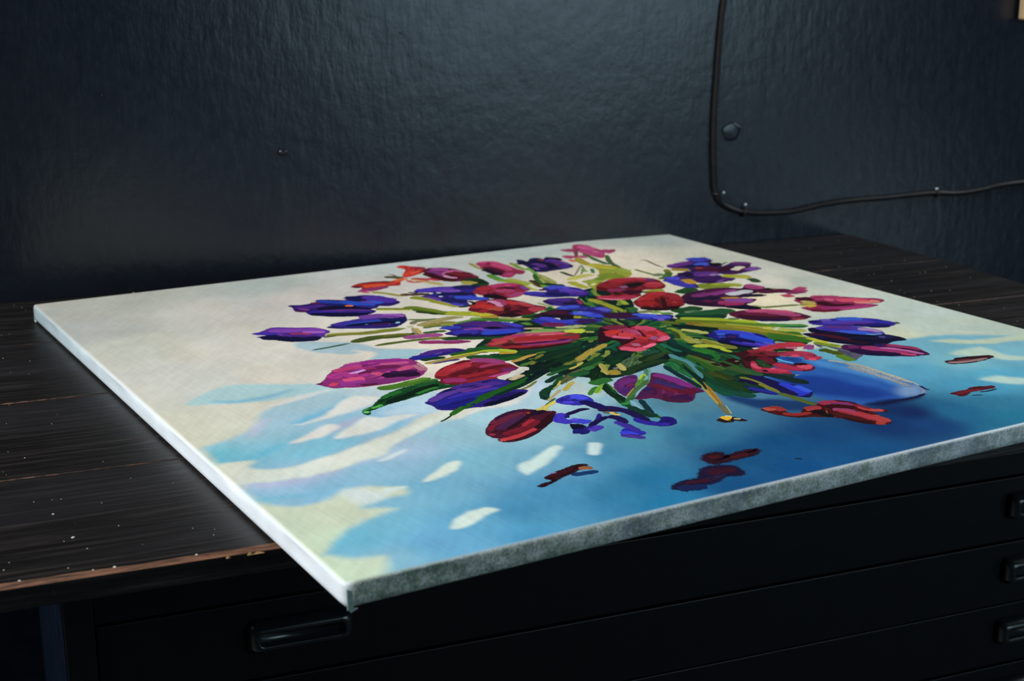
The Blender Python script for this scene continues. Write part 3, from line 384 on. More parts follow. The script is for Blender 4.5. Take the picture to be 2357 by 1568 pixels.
    ('painted_leaf', None, [('S', (138, 168, 64), 51, (5298, 694, 5260, 909, 5250, 1089, 5295, 1207)), ('S', (200, 168, 56), 32, (5256, 765, 5254, 835, 5252, 905)), ('S', (122, 176, 80), 43, (5327, 1042, 5281, 1244, 5216, 1430)), ('P', (160, 168, 96), 0, (5235, 1352, 5251, 1451, 5241, 1621, 5207, 1857, 5114, 1929, 5045, 1846, 5061, 1729, 5137, 1559)), ('S', (60, 122, 56), 41, (5235, 1352, 5098, 1622, 5031, 1838, 5114, 1929)), ('S', (42, 80, 40), 101, (5031, 1838, 5095, 1959, 5199, 2062)), ('S', (138, 184, 56), 88, (4966, 1883, 4980, 1995, 5057, 2020)), ('S', (90, 68, 40), 65, (5023, 1621, 4983, 1810, 4925, 2024)), ('S', (74, 42, 56), 27, (5016, 1617, 4987, 1749, 4959, 1879)), ('S', (184, 192, 72), 52, (4830, 1803, 4799, 1990, 4828, 2108)), ('S', (122, 144, 56), 26, (4973, 1719, 4940, 1826, 4908, 1932)), ('S', (74, 90, 48), 45, (5541, 1420, 5532, 1572, 5530, 1725))]),
    ('painted_tulip', 'blackish violet tulip near the far edge', [('P', (44, 28, 96), 0, (5446, 612, 5494, 665, 5495, 763, 5638, 627, 5720, 641, 5741, 738, 5820, 660, 5882, 707, 5870, 887, 5861, 1075, 5828, 1235, 5733, 1305, 5611, 1325, 5494, 1325, 5382, 1349, 5300, 1278, 5328, 1135, 5375, 930, 5369, 808)), ('S', (106, 58, 152), 95, (5511, 868, 5541, 981, 5507, 1148)), ('S', (90, 48, 144), 138, (5752, 769, 5789, 936, 5781, 1169)), ('S', (122, 68, 168), 72, (5804, 750, 5825, 958, 5810, 1187)), ('S', (20, 16, 58), 155, (5401, 755, 5412, 810, 5424, 864)), ('S', (24, 18, 64), 81, (5612, 735, 5599, 920, 5650, 1045, 5536, 1258)), ('S', (21, 18, 60), 90, (5797, 697, 5875, 767, 5866, 909)), ('S', (160, 44, 80), 56, (5656, 761, 5690, 756, 5723, 751)), ('S', (138, 88, 176), 45, (5399, 1084, 5389, 1148, 5379, 1211)), ('S', (92, 52, 160), 112, (5643, 1229, 5730, 1233, 5809, 1233)), ('S', (138, 60, 96), 31, (5715, 1036, 5712, 1082, 5708, 1127))]),
    ('painted_leaf', 'yellow green leaves under the topmost pink flower', [('P', (168, 172, 60), 0, (6132, 845, 6053, 1092, 6087, 1256, 6150, 1388, 6236, 1485, 6252, 1681, 6197, 1875, 6072, 2024, 5930, 2071, 5812, 2044, 5701, 2064, 5524, 2213, 5412, 2352, 5391, 2299, 5436, 2160, 5509, 2036, 5646, 1946, 5785, 1854, 5958, 1598, 5997, 1391, 5985, 1195, 6040, 987)), ('S', (200, 192, 60), 154, (6050, 1234, 6116, 1438, 6226, 1573)), ('S', (138, 154, 48), 216, (5906, 1748, 5925, 1937, 6030, 1999)), ('S', (168, 184, 74), 198, (6007, 1673, 6136, 1704, 6161, 1854)), ('S', (106, 138, 72), 32, (5984, 1794, 5932, 1897, 5882, 1999)), ('S', (90, 122, 72), 50, (6543, 887, 6372, 1183, 6282, 1418, 6262, 1594)), ('S', (74, 122, 80), 56, (6343, 667, 6272, 977, 6242, 1252, 6246, 1397)), ('S', (200, 200, 120), 36, (6275, 880, 6261, 995, 6246, 1109)), ('S', (138, 184, 104), 47, (5830, 1431, 5808, 1510, 5786, 1588)), ('S', (74, 144, 88), 34, (5945, 1453, 5879, 1575, 5814, 1694)), ('S', (176, 160, 48), 63, (6132, 845, 6076, 1057, 6035, 1273)), ('S', (200, 200, 96), 82, (5366, 1845, 5520, 1785, 5666, 1740, 5785, 1766)), ('S', (184, 184, 56), 84, (5350, 1900, 5334, 2100, 5331, 2304)), ('S', (138, 120, 104), 14, (5926, 1255, 5694, 1533, 5540, 1710)), ('S', (160, 176, 72), 166, (5476, 2100, 5584, 2038, 5619, 2101)), ('S', (122, 152, 56), 133, (5715, 1900, 5736, 1956, 5757, 2011)), ('S', (216, 216, 160), 35, (5450, 2210, 5503, 2159, 5557, 2107)), ('S', (122, 152, 88), 19, (5948, 1221, 5844, 1440, 5645, 1683))]),
    ('painted_tulip', 'pink open tulip nearest the far canvas edge', [('P', (184, 72, 120), 0, (6503, 210, 6604, 188, 6659, 301, 6631, 472, 6622, 677, 6439, 977, 6366, 993, 6355, 776, 6344, 616, 6363, 524, 6219, 696, 6300, 539)), ('S', (216, 104, 160), 142, (6496, 286, 6564, 380, 6555, 585)), ('S', (200, 88, 144), 175, (6458, 476, 6466, 688, 6473, 896)), ('S', (176, 80, 120), 153, (6199, 469, 6311, 441, 6296, 562)), ('S', (144, 80, 96), 33, (6439, 359, 6275, 627, 6156, 809)), ('S', (184, 80, 128), 213, (6597, 714, 6678, 736, 6733, 794)), ('S', (168, 64, 96), 94, (6723, 685, 6745, 708, 6764, 735)), ('S', (184, 74, 120), 160, (5994, 788, 6084, 792, 6087, 868)), ('S', (216, 112, 64), 95, (5951, 983, 5992, 983, 6032, 983)), ('S', (192, 96, 128), 74, (6248, 763, 6223, 849, 6198, 934)), ('S', (224, 136, 176), 57, (6515, 614, 6521, 669, 6526, 724))]),
    ('painted_tulip', 'ruffled crimson tulip left of centre', [('P', (154, 44, 72), 0, (4191, 1812, 4362, 1650, 4451, 1621, 4537, 1630, 4644, 1618, 4757, 1676, 4803, 1787, 4795, 1906, 4774, 2016, 4711, 2059, 4636, 2095, 4522, 2224, 4414, 2257, 4312, 2235, 4246, 2138, 4206, 2038, 4180, 1944)), ('S', (192, 64, 120), 169, (4460, 1749, 4587, 1701, 4694, 1722, 4757, 1801)), ('S', (184, 48, 64), 124, (4274, 1761, 4375, 1740, 4446, 1741)), ('S', (44, 12, 36), 154, (4188, 2007, 4259, 2069, 4303, 2191, 4370, 2212)), ('S', (122, 24, 56), 77, (4469, 1795, 4585, 1782, 4631, 1891)), ('S', (192, 80, 128), 121, (4396, 1953, 4511, 1941, 4556, 2047)), ('S', (168, 52, 80), 184, (4226, 1892, 4260, 1912, 4299, 1936)), ('S', (138, 32, 88), 78, (4657, 1784, 4689, 1884, 4694, 1968)), ('S', (176, 72, 128), 97, (4394, 2187, 4500, 2172, 4654, 2065)), ('S', (138, 80, 160), 60, (4784, 1817, 4752, 1962, 4759, 2027)), ('S', (112, 16, 48), 80, (4296, 1973, 4314, 2003, 4332, 2034)), ('S', (208, 104, 152), 68, (4621, 1721, 4660, 1732, 4698, 1746)), ('S', (74, 16, 48), 55, (4603, 1752, 4604, 1875, 4662, 1868))]),
    ('painted_leaf', None, [('S', (200, 200, 56), 130, (3678, 2648, 3764, 2716, 3801, 2842)), ('S', (200, 160, 48), 128, (3713, 2807, 3794, 2855, 3873, 2919)), ('S', (138, 176, 80), 79, (3577, 2830, 3642, 2861, 3708, 2890)), ('S', (90, 144, 64), 94, (3721, 2982, 3856, 3062, 3971, 3147)), ('S', (168, 176, 96), 76, (3819, 2955, 3947, 3048, 4112, 3162)), ('S', (60, 106, 48), 61, (3580, 2899, 3634, 2948, 3688, 2997)), ('S', (44, 106, 48), 70, (4069, 2983, 4178, 3012, 4278, 3002)), ('S', (44, 106, 48), 151, (4463, 2827, 4497, 2883, 4546, 2875)), ('S', (168, 184, 112), 34, (4517, 2583, 4536, 2724, 4571, 2836)), ('S', (184, 192, 144), 88, (4121, 3549, 4269, 3604, 4436, 3654)), ('S', (138, 176, 96), 73, (3851, 3550, 3992, 3585, 4119, 3644)), ('S', (160, 176, 128), 66, (3757, 3558, 3926, 3626, 4122, 3678, 4301, 3655)), ('S', (200, 216, 72), 133, (4111, 3719, 4216, 3749, 4309, 3820)), ('S', (168, 184, 96), 53, (4282, 3836, 4324, 3861, 4365, 3885)), ('S', (200, 184, 144), 48, (3835, 3429, 3938, 3473, 4025, 3518)), ('S', (28, 48, 24), 91, (3910, 3359, 3975, 3414, 4065, 3467)), ('S', (106, 152, 72), 93, (3927, 3303, 3966, 3293, 4011, 3287)), ('S', (184, 184, 128), 54, (4129, 3537, 4175, 3542, 4223, 3544)), ('S', (143, 184, 120), 58, (4325, 2924, 4358, 2926, 4363, 2975))]),
    ('painted_tulip', 'scarlet tulip with a lilac petal left of centre', [('P', (122, 28, 48), 0, (3751, 2514, 3895, 2346, 3970, 2241, 4075, 2209, 4190, 2220, 4294, 2282, 4356, 2356, 4410, 2501, 4433, 2663, 4488, 2787, 4391, 2874, 4264, 2941, 4122, 2979, 3975, 2944, 3903, 2867, 3868, 2725, 3790, 2626)), ('S', (184, 48, 64), 106, (3819, 2483, 3991, 2328, 4087, 2310)), ('S', (200, 52, 48), 152, (3877, 2408, 3969, 2426, 3990, 2584)), ('S', (176, 72, 120), 64, (4187, 2256, 4242, 2327, 4155, 2536)), ('S', (216, 154, 192), 65, (4112, 2250, 4145, 2344, 4104, 2578)), ('S', (200, 52, 64), 90, (4281, 2350, 4290, 2468, 4273, 2569)), ('S', (192, 88, 72), 112, (3918, 2577, 4025, 2568, 4033, 2716)), ('S', (200, 74, 88), 75, (4323, 2412, 4360, 2583, 4400, 2717)), ('S', (60, 12, 32), 141, (3940, 2803, 3997, 2906, 4115, 2906)), ('S', (76, 16, 40), 118, (4101, 2613, 4114, 2764, 4206, 2783)), ('S', (138, 36, 56), 80, (4089, 2749, 4146, 2711, 4203, 2673)), ('S', (184, 68, 88), 126, (4269, 2820, 4335, 2823, 4475, 2779)), ('S', (92, 20, 48), 65, (4257, 2669, 4265, 2728, 4272, 2786)), ('S', (160, 44, 60), 125, (3818, 2590, 3855, 2629, 3885, 2664)), ('S', (208, 96, 112), 54, (4345, 2463, 4374, 2517, 4402, 2571))]),
    ('painted_tulip', 'blue violet tulip in the middle of the bouquet', [('P', (58, 42, 152), 0, (4914, 2058, 5057, 2020, 5135, 2045, 5208, 2150, 5250, 2256, 5235, 2449, 5169, 2548, 5031, 2563, 4933, 2505, 4816, 2475, 4718, 2417, 4645, 2316, 4597, 2190, 4718, 2123, 4809, 2197, 4881, 2199)), ('S', (80, 88, 208), 146, (4940, 2074, 5072, 2070, 5141, 2151)), ('S', (106, 76, 192), 143, (5050, 2179, 5113, 2296, 5177, 2453)), ('S', (32, 24, 106), 121, (4806, 2274, 4888, 2362, 4984, 2496)), ('S', (74, 60, 176), 137, (4619, 2183, 4716, 2201, 4771, 2332)), ('S', (96, 56, 160), 136, (5075, 2354, 5137, 2430, 5182, 2516)), ('S', (60, 32, 120), 108, (4894, 2207, 4931, 2249, 4976, 2295)), ('S', (90, 28, 80), 67, (4868, 2071, 4870, 2113, 4872, 2154)), ('S', (106, 100, 216), 57, (5042, 2044, 5123, 2108, 5156, 2201))]),
    ('painted_tulip', None, [('P', (60, 34, 112), 0, (4601, 2576, 4698, 2520, 4822, 2536, 4929, 2580, 4959, 2674, 4926, 2806, 4865, 2900, 4745, 2866, 4641, 2822, 4589, 2737)), ('S', (90, 48, 152), 138, (4651, 2568, 4778, 2606, 4871, 2698)), ('S', (74, 42, 154), 85, (4610, 2731, 4665, 2756, 4715, 2774)), ('S', (160, 48, 104), 30, (4928, 2694, 4907, 2795, 4867, 2883)), ('S', (42, 24, 80), 74, (4741, 2734, 4797, 2785, 4888, 2783))]),
    ('painted_leaf', None, [('S', (168, 172, 48), 82, (5075, 2704, 5081, 2898, 5070, 3113, 5073, 3366)), ('S', (200, 192, 64), 45, (5072, 2722, 5078, 2970, 5067, 3183)), ('S', (138, 122, 40), 38, (5045, 2951, 5037, 3056, 5035, 3164)), ('S', (168, 184, 64), 60, (5324, 2928, 5283, 3054, 5262, 3134)), ('S', (74, 128, 64), 91, (5224, 3240, 5216, 3290, 5215, 3343)), ('S', (58, 112, 72), 70, (5122, 3359, 5154, 3378, 5257, 3296))]),
    ('painted_iris', 'cobalt iris in the middle of the bouquet', [('P', (60, 24, 56), 0, (4278, 3002, 4429, 2950, 4549, 2967, 4612, 3058, 4552, 3164, 4518, 3283, 4443, 3307, 4317, 3198, 4215, 3104, 4187, 3053)), ('S', (92, 28, 64), 96, (4334, 3035, 4460, 3039, 4556, 3131)), ('S', (42, 16, 48), 95, (4255, 3093, 4372, 3179, 4502, 3308)), ('P', (64, 56, 168), 0, (4556, 2900, 4705, 2860, 4809, 2903, 4862, 3026, 4966, 3069, 5003, 3146, 4965, 3266, 4848, 3373, 4768, 3465, 4665, 3387, 4613, 3270, 4549, 3197, 4577, 3126, 4713, 3118, 4807, 3173, 4707, 3060, 4612, 3004)), ('S', (74, 104, 224), 94, (4558, 2912, 4698, 2911, 4809, 2958)), ('S', (106, 104, 216), 90, (4908, 3089, 4936, 3178, 4929, 3281)), ('S', (90, 108, 232), 96, (4581, 3146, 4669, 3198, 4736, 3307)), ('S', (60, 88, 216), 96, (4644, 3288, 4729, 3355, 4802, 3415)), ('S', (154, 168, 232), 37, (4665, 3125, 4679, 3169, 4694, 3213)), ('S', (58, 42, 136), 80, (4778, 3085, 4839, 3192, 4850, 3305)), ('P', (58, 56, 176), 0, (4080, 3228, 4184, 3154, 4286, 3180, 4304, 3259, 4347, 3352, 4454, 3381, 4563, 3411, 4655, 3466, 4672, 3543, 4544, 3569, 4391, 3544, 4239, 3521, 4103, 3473, 4087, 3365)), ('S', (74, 80, 208), 100, (4169, 3179, 4242, 3222, 4270, 3340)), ('S', (68, 80, 208), 76, (4193, 3328, 4323, 3388, 4481, 3431)), ('S', (122, 32, 96), 122, (4087, 3365, 4163, 3443, 4284, 3515)), ('S', (74, 32, 104), 116, (4391, 3479, 4515, 3484, 4641, 3525)), ('S', (192, 176, 48), 63, (4504, 3292, 4536, 3321, 4570, 3348)), ('S', (74, 28, 74), 188, (4766, 3429, 4893, 3435, 5018, 3508, 5097, 3590)), ('S', (74, 104, 216), 88, (5060, 3498, 5088, 3533, 5114, 3565))]),
    ('painted_tulip', 'deep blue tulip left of centre, above the long red one', [('P', (58, 36, 136), 0, (3150, 3025, 3236, 3011, 3316, 3009, 3324, 2965, 3387, 2952, 3513, 2944, 3642, 3003, 3764, 3075, 3842, 3221, 3884, 3344, 3836, 3478, 3732, 3543, 3609, 3549, 3363, 3497, 3194, 3381, 3130, 3298, 3108, 3222, 3201, 3166, 3197, 3085)), ('S', (90, 44, 138), 132, (3374, 2977, 3553, 3017, 3691, 3132, 3787, 3287)), ('S', (74, 76, 200), 74, (3768, 3111, 3823, 3226, 3869, 3368)), ('S', (58, 72, 192), 83, (3160, 3021, 3266, 3044, 3357, 3082)), ('S', (138, 72, 168), 72, (3309, 3198, 3413, 3196, 3522, 3244)), ('S', (20, 16, 56), 89, (3541, 3239, 3627, 3242, 3687, 3293)), ('S', (64, 56, 176), 144, (3162, 3238, 3301, 3257, 3426, 3315)), ('S', (42, 80, 200), 138, (3386, 3386, 3518, 3433, 3664, 3456, 3800, 3457)), ('S', (26, 20, 80), 71, (3141, 3335, 3317, 3439, 3507, 3520, 3732, 3543)), ('S', (106, 44, 136), 67, (3498, 3116, 3625, 3175, 3725, 3283)), ('S', (90, 72, 200), 59, (3453, 3267, 3595, 3367, 3728, 3414)), ('S', (48, 24, 96), 72, (3196, 3305, 3261, 3328, 3327, 3351)), ('S', (106, 48, 152), 43, (3431, 2945, 3597, 3010, 3738, 3120))]),
    ('painted_leaf', 'dark green blades spreading below the long red tulip', [('S', (44, 106, 56), 153, (2970, 3877, 3090, 3890, 3217, 3893, 3290, 3951)), ('S', (28, 80, 48), 173, (3027, 4135, 3150, 4180, 3326, 4200, 3476, 4204, 3615, 4229)), ('S', (42, 106, 48), 123, (3032, 4166, 3142, 4258, 3342, 4237)), ('S', (184, 200, 56), 86, (2867, 3957, 2998, 3921, 3169, 3951, 3304, 4045, 3364, 4138)), ('S', (200, 168, 48), 79, (3194, 4066, 3267, 4109, 3352, 4145)), ('S', (74, 96, 32), 26, (2923, 3934, 3020, 3949, 3136, 4009)), ('S', (28, 80, 56), 142, (3401, 4074, 3571, 4174, 3808, 4169, 4078, 4121)), ('S', (18, 64, 44), 140, (3314, 4469, 3499, 4414, 3743, 4333, 3994, 4249)), ('S', (12, 44, 40), 156, (3207, 4646, 3375, 4613, 3534, 4599)), ('S', (20, 64, 40), 102, (3273, 4658, 3507, 4583, 3748, 4505)), ('S', (42, 74, 40), 64, (3502, 4471, 3716, 4374, 3923, 4296)), ('S', (106, 112, 64), 31, (3568, 4427, 3729, 4354, 3920, 4265)), ('S', (192, 160, 80), 48, (3132, 4389, 3252, 4350, 3380, 4288, 3484, 4266)), ('S', (138, 136, 56), 40, (3238, 4558, 3373, 4422, 3535, 4295)), ('S', (106, 138, 56), 46, (3473, 4259, 3538, 4241, 3590, 4243)), ('S', (28, 80, 48), 89, (3283, 4820, 3462, 4770, 3605, 4748)), ('S', (36, 90, 48), 74, (3558, 4853, 3782, 4745, 3943, 4620)), ('S', (176, 160, 72), 74, (3644, 4664, 3858, 4514, 4066, 4380, 4227, 4284)), ('S', (138, 136, 56), 41, (3488, 4706, 3657, 4644, 3803, 4538)), ('S', (208, 192, 96), 31, (3453, 4843, 3569, 4780, 3699, 4696)), ('S', (200, 176, 64), 31, (3817, 4518, 4023, 4384, 4197, 4281)), ('S', (224, 216, 120), 11, (3815, 4545, 3921, 4467, 4010, 4405)), ('S', (74, 138, 72), 68, (3548, 4925, 3618, 4888, 3694, 4854)), ('S', (12, 48, 40), 108, (3072, 4747, 3199, 4719, 3327, 4690)), ('S', (28, 68, 56), 50, (3063, 5091, 3216, 4984, 3366, 4921)), ('S', (53, 110, 60), 45, (3181, 4913, 3348, 4833, 3490, 4786)), ('P', (106, 112, 72), 0, (3156, 5170, 3246, 5052, 3381, 4955, 3505, 4900, 3556, 4891, 3443, 5017, 3320, 5095, 3210, 5154)), ('S', (42, 106, 64), 89, (3345, 5010, 3461, 5002, 3579, 4969)), ('S', (28, 80, 56), 58, (2844, 5387, 2954, 5266, 3038, 5221, 3130, 5155)), ('P', (28, 74, 60), 0, (2813, 5415, 2883, 5295, 2986, 5214, 3022, 5236, 2921, 5364, 2843, 5478, 2813, 5471)), ('S', (200, 184, 96), 35, (3071, 5359, 3196, 5242, 3300, 5158)), ('S', (192, 176, 136), 25, (2807, 5524, 2951, 5405, 3083, 5296)), ('S', (208, 192, 96), 24, (3021, 5259, 3124, 5176, 3212, 5081)), ('S', (74, 122, 72), 17, (2717, 5626, 2832, 5539, 2919, 5477)), ('S', (224, 208, 112), 43, (2657, 5678, 2766, 5611, 2877, 5543)), ('S', (216, 204, 112), 50, (2599, 5697, 2667, 5673, 2687, 5738)), ('S', (42, 100, 56), 38, (3081, 5199, 3197, 5072, 3303, 4985)), ('S', (60, 116, 56), 45, (3652, 4882, 3783, 4800, 3864, 4794)), ('P', (22, 60, 28), 0, (3577, 4994, 3631, 5026, 3589, 5154, 3500, 5276, 3416, 5324, 3431, 5235)), ('S', (184, 176, 96), 40, (3800, 4810, 3724, 4977, 3644, 5161)), ('S', (168, 152, 56), 98, (3731, 5033, 3736, 5114, 3747, 5197)), ('S', (200, 192, 128), 31, (3950, 4871, 3917, 4986, 3848, 5128)), ('S', (58, 122, 56), 93, (3363, 5317, 3500, 5276, 3616, 5245)), ('S', (74, 136, 56), 33, (3183, 5565, 3298, 5446, 3391, 5382)), ('S', (138, 184, 64), 40, (3262, 5542, 3372, 5443, 3468, 5355)), ('S', (192, 208, 80), 18, (3256, 5562, 3383, 5449, 3459, 5374)), ('S', (28, 92, 48), 54, (3502, 5326, 3415, 5539, 3352, 5733, 3303, 5906, 3285, 6005)), ('S', (138, 160, 80), 19, (3494, 5370, 3467, 5463, 3441, 5554)), ('S', (58, 144, 72), 49, (3288, 5897, 3362, 5852, 3407, 5833))]),
    ('painted_tulip', 'long red tulip lying left of the bouquet centre', [('P', (160, 48, 64), 0, (3239, 3774, 3367, 3671, 3483, 3618, 3606, 3598, 3729, 3593, 3861, 3639, 4016, 3715, 4135, 3785, 4172, 3854, 4166, 3913, 4082, 4017, 3984, 4081, 3849, 4105, 3694, 4102, 3553, 4077, 3420, 4042, 3342, 3967, 3316, 3908, 3248, 3839)), ('S', (192, 72, 96), 90, (3354, 3694, 3494, 3655, 3658, 3644)), ('S', (176, 64, 128), 79, (3592, 3621, 3744, 3633, 3862, 3703)), ('S', (208, 96, 120), 80, (3708, 3627, 3906, 3697, 4127, 3797)), ('S', (184, 48, 56), 138, (3530, 3752, 3698, 3775, 3894, 3845, 4091, 3915)), ('S', (192, 64, 112), 49, (3484, 3830, 3601, 3870, 3773, 3911, 3932, 3975)), ('S', (92, 16, 40), 79, (3334, 3875, 3476, 3885, 3632, 3948, 3811, 3978)), ('S', (122, 48, 144), 56, (3503, 3930, 3661, 3965, 3840, 3995, 4070, 4010)), ('S', (176, 64, 128), 41, (3549, 3957, 3719, 3999, 3890, 4040, 4027, 4015)), ('S', (168, 48, 56), 67, (3350, 3928, 3459, 3978, 3586, 4024)), ('S', (74, 12, 36), 60, (3327, 3967, 3449, 4059, 3617, 4100, 3842, 4116, 3977, 4091)), ('S', (200, 80, 80), 63, (3262, 3788, 3369, 3762, 3483, 3740)), ('S', (224, 160, 168), 23, (3836, 3719, 3921, 3737, 4017, 3778)), ('S', (64, 16, 36), 35, (3646, 3926, 3817, 3967, 4019, 3965)), ('S', (124, 28, 52), 24, (3347, 3853, 3444, 3807, 3537, 3741))]),
    ('painted_leaf', 'pale gap and stalk tips beside the red tulips', [('S', (216, 216, 208), 107, (2782, 4753, 2905, 4725, 3064, 4640, 3192, 4584)), ('S', (200, 184, 152), 51, (2845, 4864, 2963, 4810, 3039, 4779))]),
    ('painted_tulip', 'dark violet tulip tip behind the magenta tulip', [('P', (60, 36, 136), 0, (2426, 3822, 2569, 3768, 2754, 3693, 2891, 3716, 2964, 3774, 2974, 3866, 2838, 3884, 2692, 3882, 2548, 3894, 2432, 3895)), ('S', (90, 52, 152), 90, (2552, 3800, 2731, 3736, 2902, 3765)), ('S', (44, 42, 160), 104, (2442, 3846, 2569, 3838, 2714, 3840)), ('S', (106, 76, 176), 28, (2608, 3833, 2692, 3812, 2776, 3791)), ('S', (28, 74, 48), 66, (2471, 3931, 2592, 3934, 2731, 3947))]),
    ('painted_stem', 'yellow green stem of the magenta tulip', [('S', (176, 160, 80), 61, (2451, 4041, 2571, 4044, 2730, 4016, 2887, 3998, 3089, 3976)), ('S', (42, 106, 56), 89, (2775, 3932, 2933, 3913, 3131, 3901)), ('S', (208, 208, 64), 51, (2764, 3953, 2922, 3934, 3107, 3944)), ('S', (90, 72, 144), 45, (2511, 4076, 2670, 4062, 2808, 4075)), ('S', (31, 96, 52), 90, (2853, 4060, 3017, 4102, 3086, 4171))]),
    ('painted_tulip', 'large magenta tulip on the left', [('P', (154, 52, 132), 0, (1408, 4139, 1459, 4120, 1555, 4004, 1596, 3940, 1667, 3867, 1762, 3806, 1827, 3752, 1932, 3734, 2086, 3731, 2244, 3770, 2393, 3830, 2422, 3943, 2414, 4099, 2397, 4194, 2317, 4302, 2225, 4375, 2107, 4405, 1965, 4419, 1834, 4415, 1678, 4395, 1570, 4343, 1484, 4317, 1443, 4232, 1418, 4169)), ('S', (184, 72, 160), 95, (1807, 3767, 1970, 3757, 2126, 3795)), ('S', (160, 44, 144), 112, (1933, 3762, 2104, 3769, 2257, 3818, 2394, 3872)), ('S', (200, 96, 152), 74, (2102, 3848, 2253, 3897, 2379, 3931)), ('S', (122, 36, 96), 77, (1754, 4096, 1874, 4040, 2011, 3966, 2149, 3969, 2257, 4033)), ('S', (200, 72, 136), 83, (1658, 3888, 1795, 3839, 1968, 3836)), ('S', (184, 60, 152), 112, (1538, 4044, 1696, 3986, 1793, 4069, 1927, 4072)), ('S', (216, 168, 224), 40, (1717, 3999, 1830, 3989, 1973, 3944)), ('S', (216, 88, 136), 86, (1617, 4165, 1748, 4168, 1830, 4166)), ('S', (216, 90, 136), 86, (1925, 4121, 1971, 4110, 2017, 4099)), ('S', (200, 88, 136), 75, (2144, 4122, 2253, 4083, 2348, 4034)), ('S', (58, 24, 68), 134, (1960, 4218, 2095, 4222, 2211, 4265, 2301, 4267)), ('S', (76, 28, 88), 94, (2061, 4151, 2178, 4194, 2305, 4218)), ('S', (216, 72, 120), 84, (1494, 4190, 1521, 4218, 1548, 4246)), ('S', (138, 52, 128), 100, (1635, 4273, 1808, 4327, 2002, 4343, 2163, 4363)), ('S', (168, 60, 160), 109, (1556, 4227, 1669, 4269, 1809, 4254)), ('S', (184, 120, 144), 65, (2370, 4019, 2372, 4153, 2348, 4243)), ('S', (200, 160, 160), 22, (2412, 3991, 2408, 4082, 2394, 4166)), ('S', (106, 40, 80), 67, (1704, 4338, 1780, 4359, 1852, 4377)), ('S', (168, 48, 120), 71, (1921, 3939, 1986, 3946, 2048, 3962)), ('S', (224, 184, 224), 17, (2017, 3970, 2032, 3958, 2047, 3948)), ('S', (92, 48, 64), 23, (1411, 4141, 1433, 4149, 1457, 4156)), ('S', (156, 44, 132), 56, (1946, 4032, 2073, 4055, 2200, 4078)), ('S', (208, 136, 192), 28, (1902, 3770, 2034, 3768, 2131, 3785))]),
    ('painted_leaf', 'green leaf pointing left under the magenta tulip', [('P', (28, 90, 48), 0, (1417, 5032, 1454, 4979, 1544, 4934, 1636, 4833, 1726, 4751, 1829, 4673, 1965, 4612, 2084, 4587, 2196, 4580, 2308, 4548, 2310, 4648, 2327, 4706, 2415, 4734, 2390, 4767, 2288, 4779, 2183, 4788, 2103, 4812, 1982, 4856, 1828, 4902, 1644, 4949, 1522, 5008, 1477, 5024, 1433, 5105, 1414, 5093)), ('S', (44, 122, 56), 61, (1691, 4798, 1803, 4727, 1932, 4664)), ('S', (12, 48, 32), 75, (1661, 4915, 1820, 4852, 1992, 4769, 2169, 4685, 2285, 4657)), ('S', (60, 138, 64), 47, (1974, 4805, 2141, 4740, 2246, 4731)), ('S', (92, 184, 88), 32, (1505, 4976, 1579, 4954, 1638, 4923)), ('S', (122, 208, 136), 37, (1435, 5021, 1439, 5045, 1444, 5069)), ('S', (74, 154, 72), 22, (1421, 5023, 1459, 4982, 1509, 4968)), ('S', (42, 106, 64), 74, (2075, 4605, 2181, 4595, 2298, 4567)), ('S', (15, 60, 34), 30, (1619, 4868, 1711, 4810, 1804, 4751)), ('S', (90, 138, 48), 94, (1778, 4490, 1876, 4536, 2016, 4522, 2167, 4489, 2321, 4456)), ('S', (122, 160, 64), 63, (2060, 4500, 2177, 4470, 2295, 4441)), ('S', (72, 128, 58), 45, (2174, 4543, 2282, 4532, 2338, 4516))]),
    ('painted_tulip', 'red and crimson tulip beside the magenta one', [('P', (138, 32, 56), 0, (2358, 4453, 2429, 4343, 2535, 4249, 2681, 4176, 2813, 4133, 2940, 4167, 3024, 4203, 3071, 4326, 3101, 4451, 3091, 4591, 3040, 4652, 2920, 4709, 2786, 4756, 2665, 4783, 2529, 4777, 2441, 4749, 2342, 4691, 2325, 4607, 2360, 4554, 2343, 4494)), ('S', (184, 48, 64), 89, (2373, 4462, 2519, 4344, 2675, 4253, 2817, 4230)), ('S', (192, 64, 80), 93, (2498, 4358, 2653, 4293, 2806, 4277)), ('S', (168, 72, 136), 108, (2835, 4159, 2956, 4204, 3022, 4283, 3080, 4386)), ('S', (112, 24, 40), 71, (2453, 4534, 2595, 4466, 2745, 4452, 2936, 4433, 3079, 4438)), ('S', (176, 64, 112), 67, (2805, 4409, 2931, 4378, 3036, 4386, 3090, 4445)), ('S', (138, 48, 120), 88, (2933, 4563, 3009, 4582, 3086, 4575)), ('S', (168, 40, 56), 96, (2506, 4566, 2654, 4552, 2804, 4538, 2911, 4601)), ('S', (92, 16, 40), 52, (2574, 4505, 2702, 4529, 2826, 4499)), ('S', (176, 56, 128), 92, (2345, 4595, 2439, 4625, 2544, 4687)), ('S', (160, 44, 64), 78, (2487, 4728, 2633, 4715, 2781, 4703)), ('S', (192, 80, 144), 40, (2670, 4712, 2829, 4681, 2991, 4649)), ('S', (208, 80, 96), 41, (2730, 4232, 2801, 4221, 2878, 4212)), ('S', (106, 24, 48), 36, (2675, 4200, 2796, 4164, 2856, 4253))]),
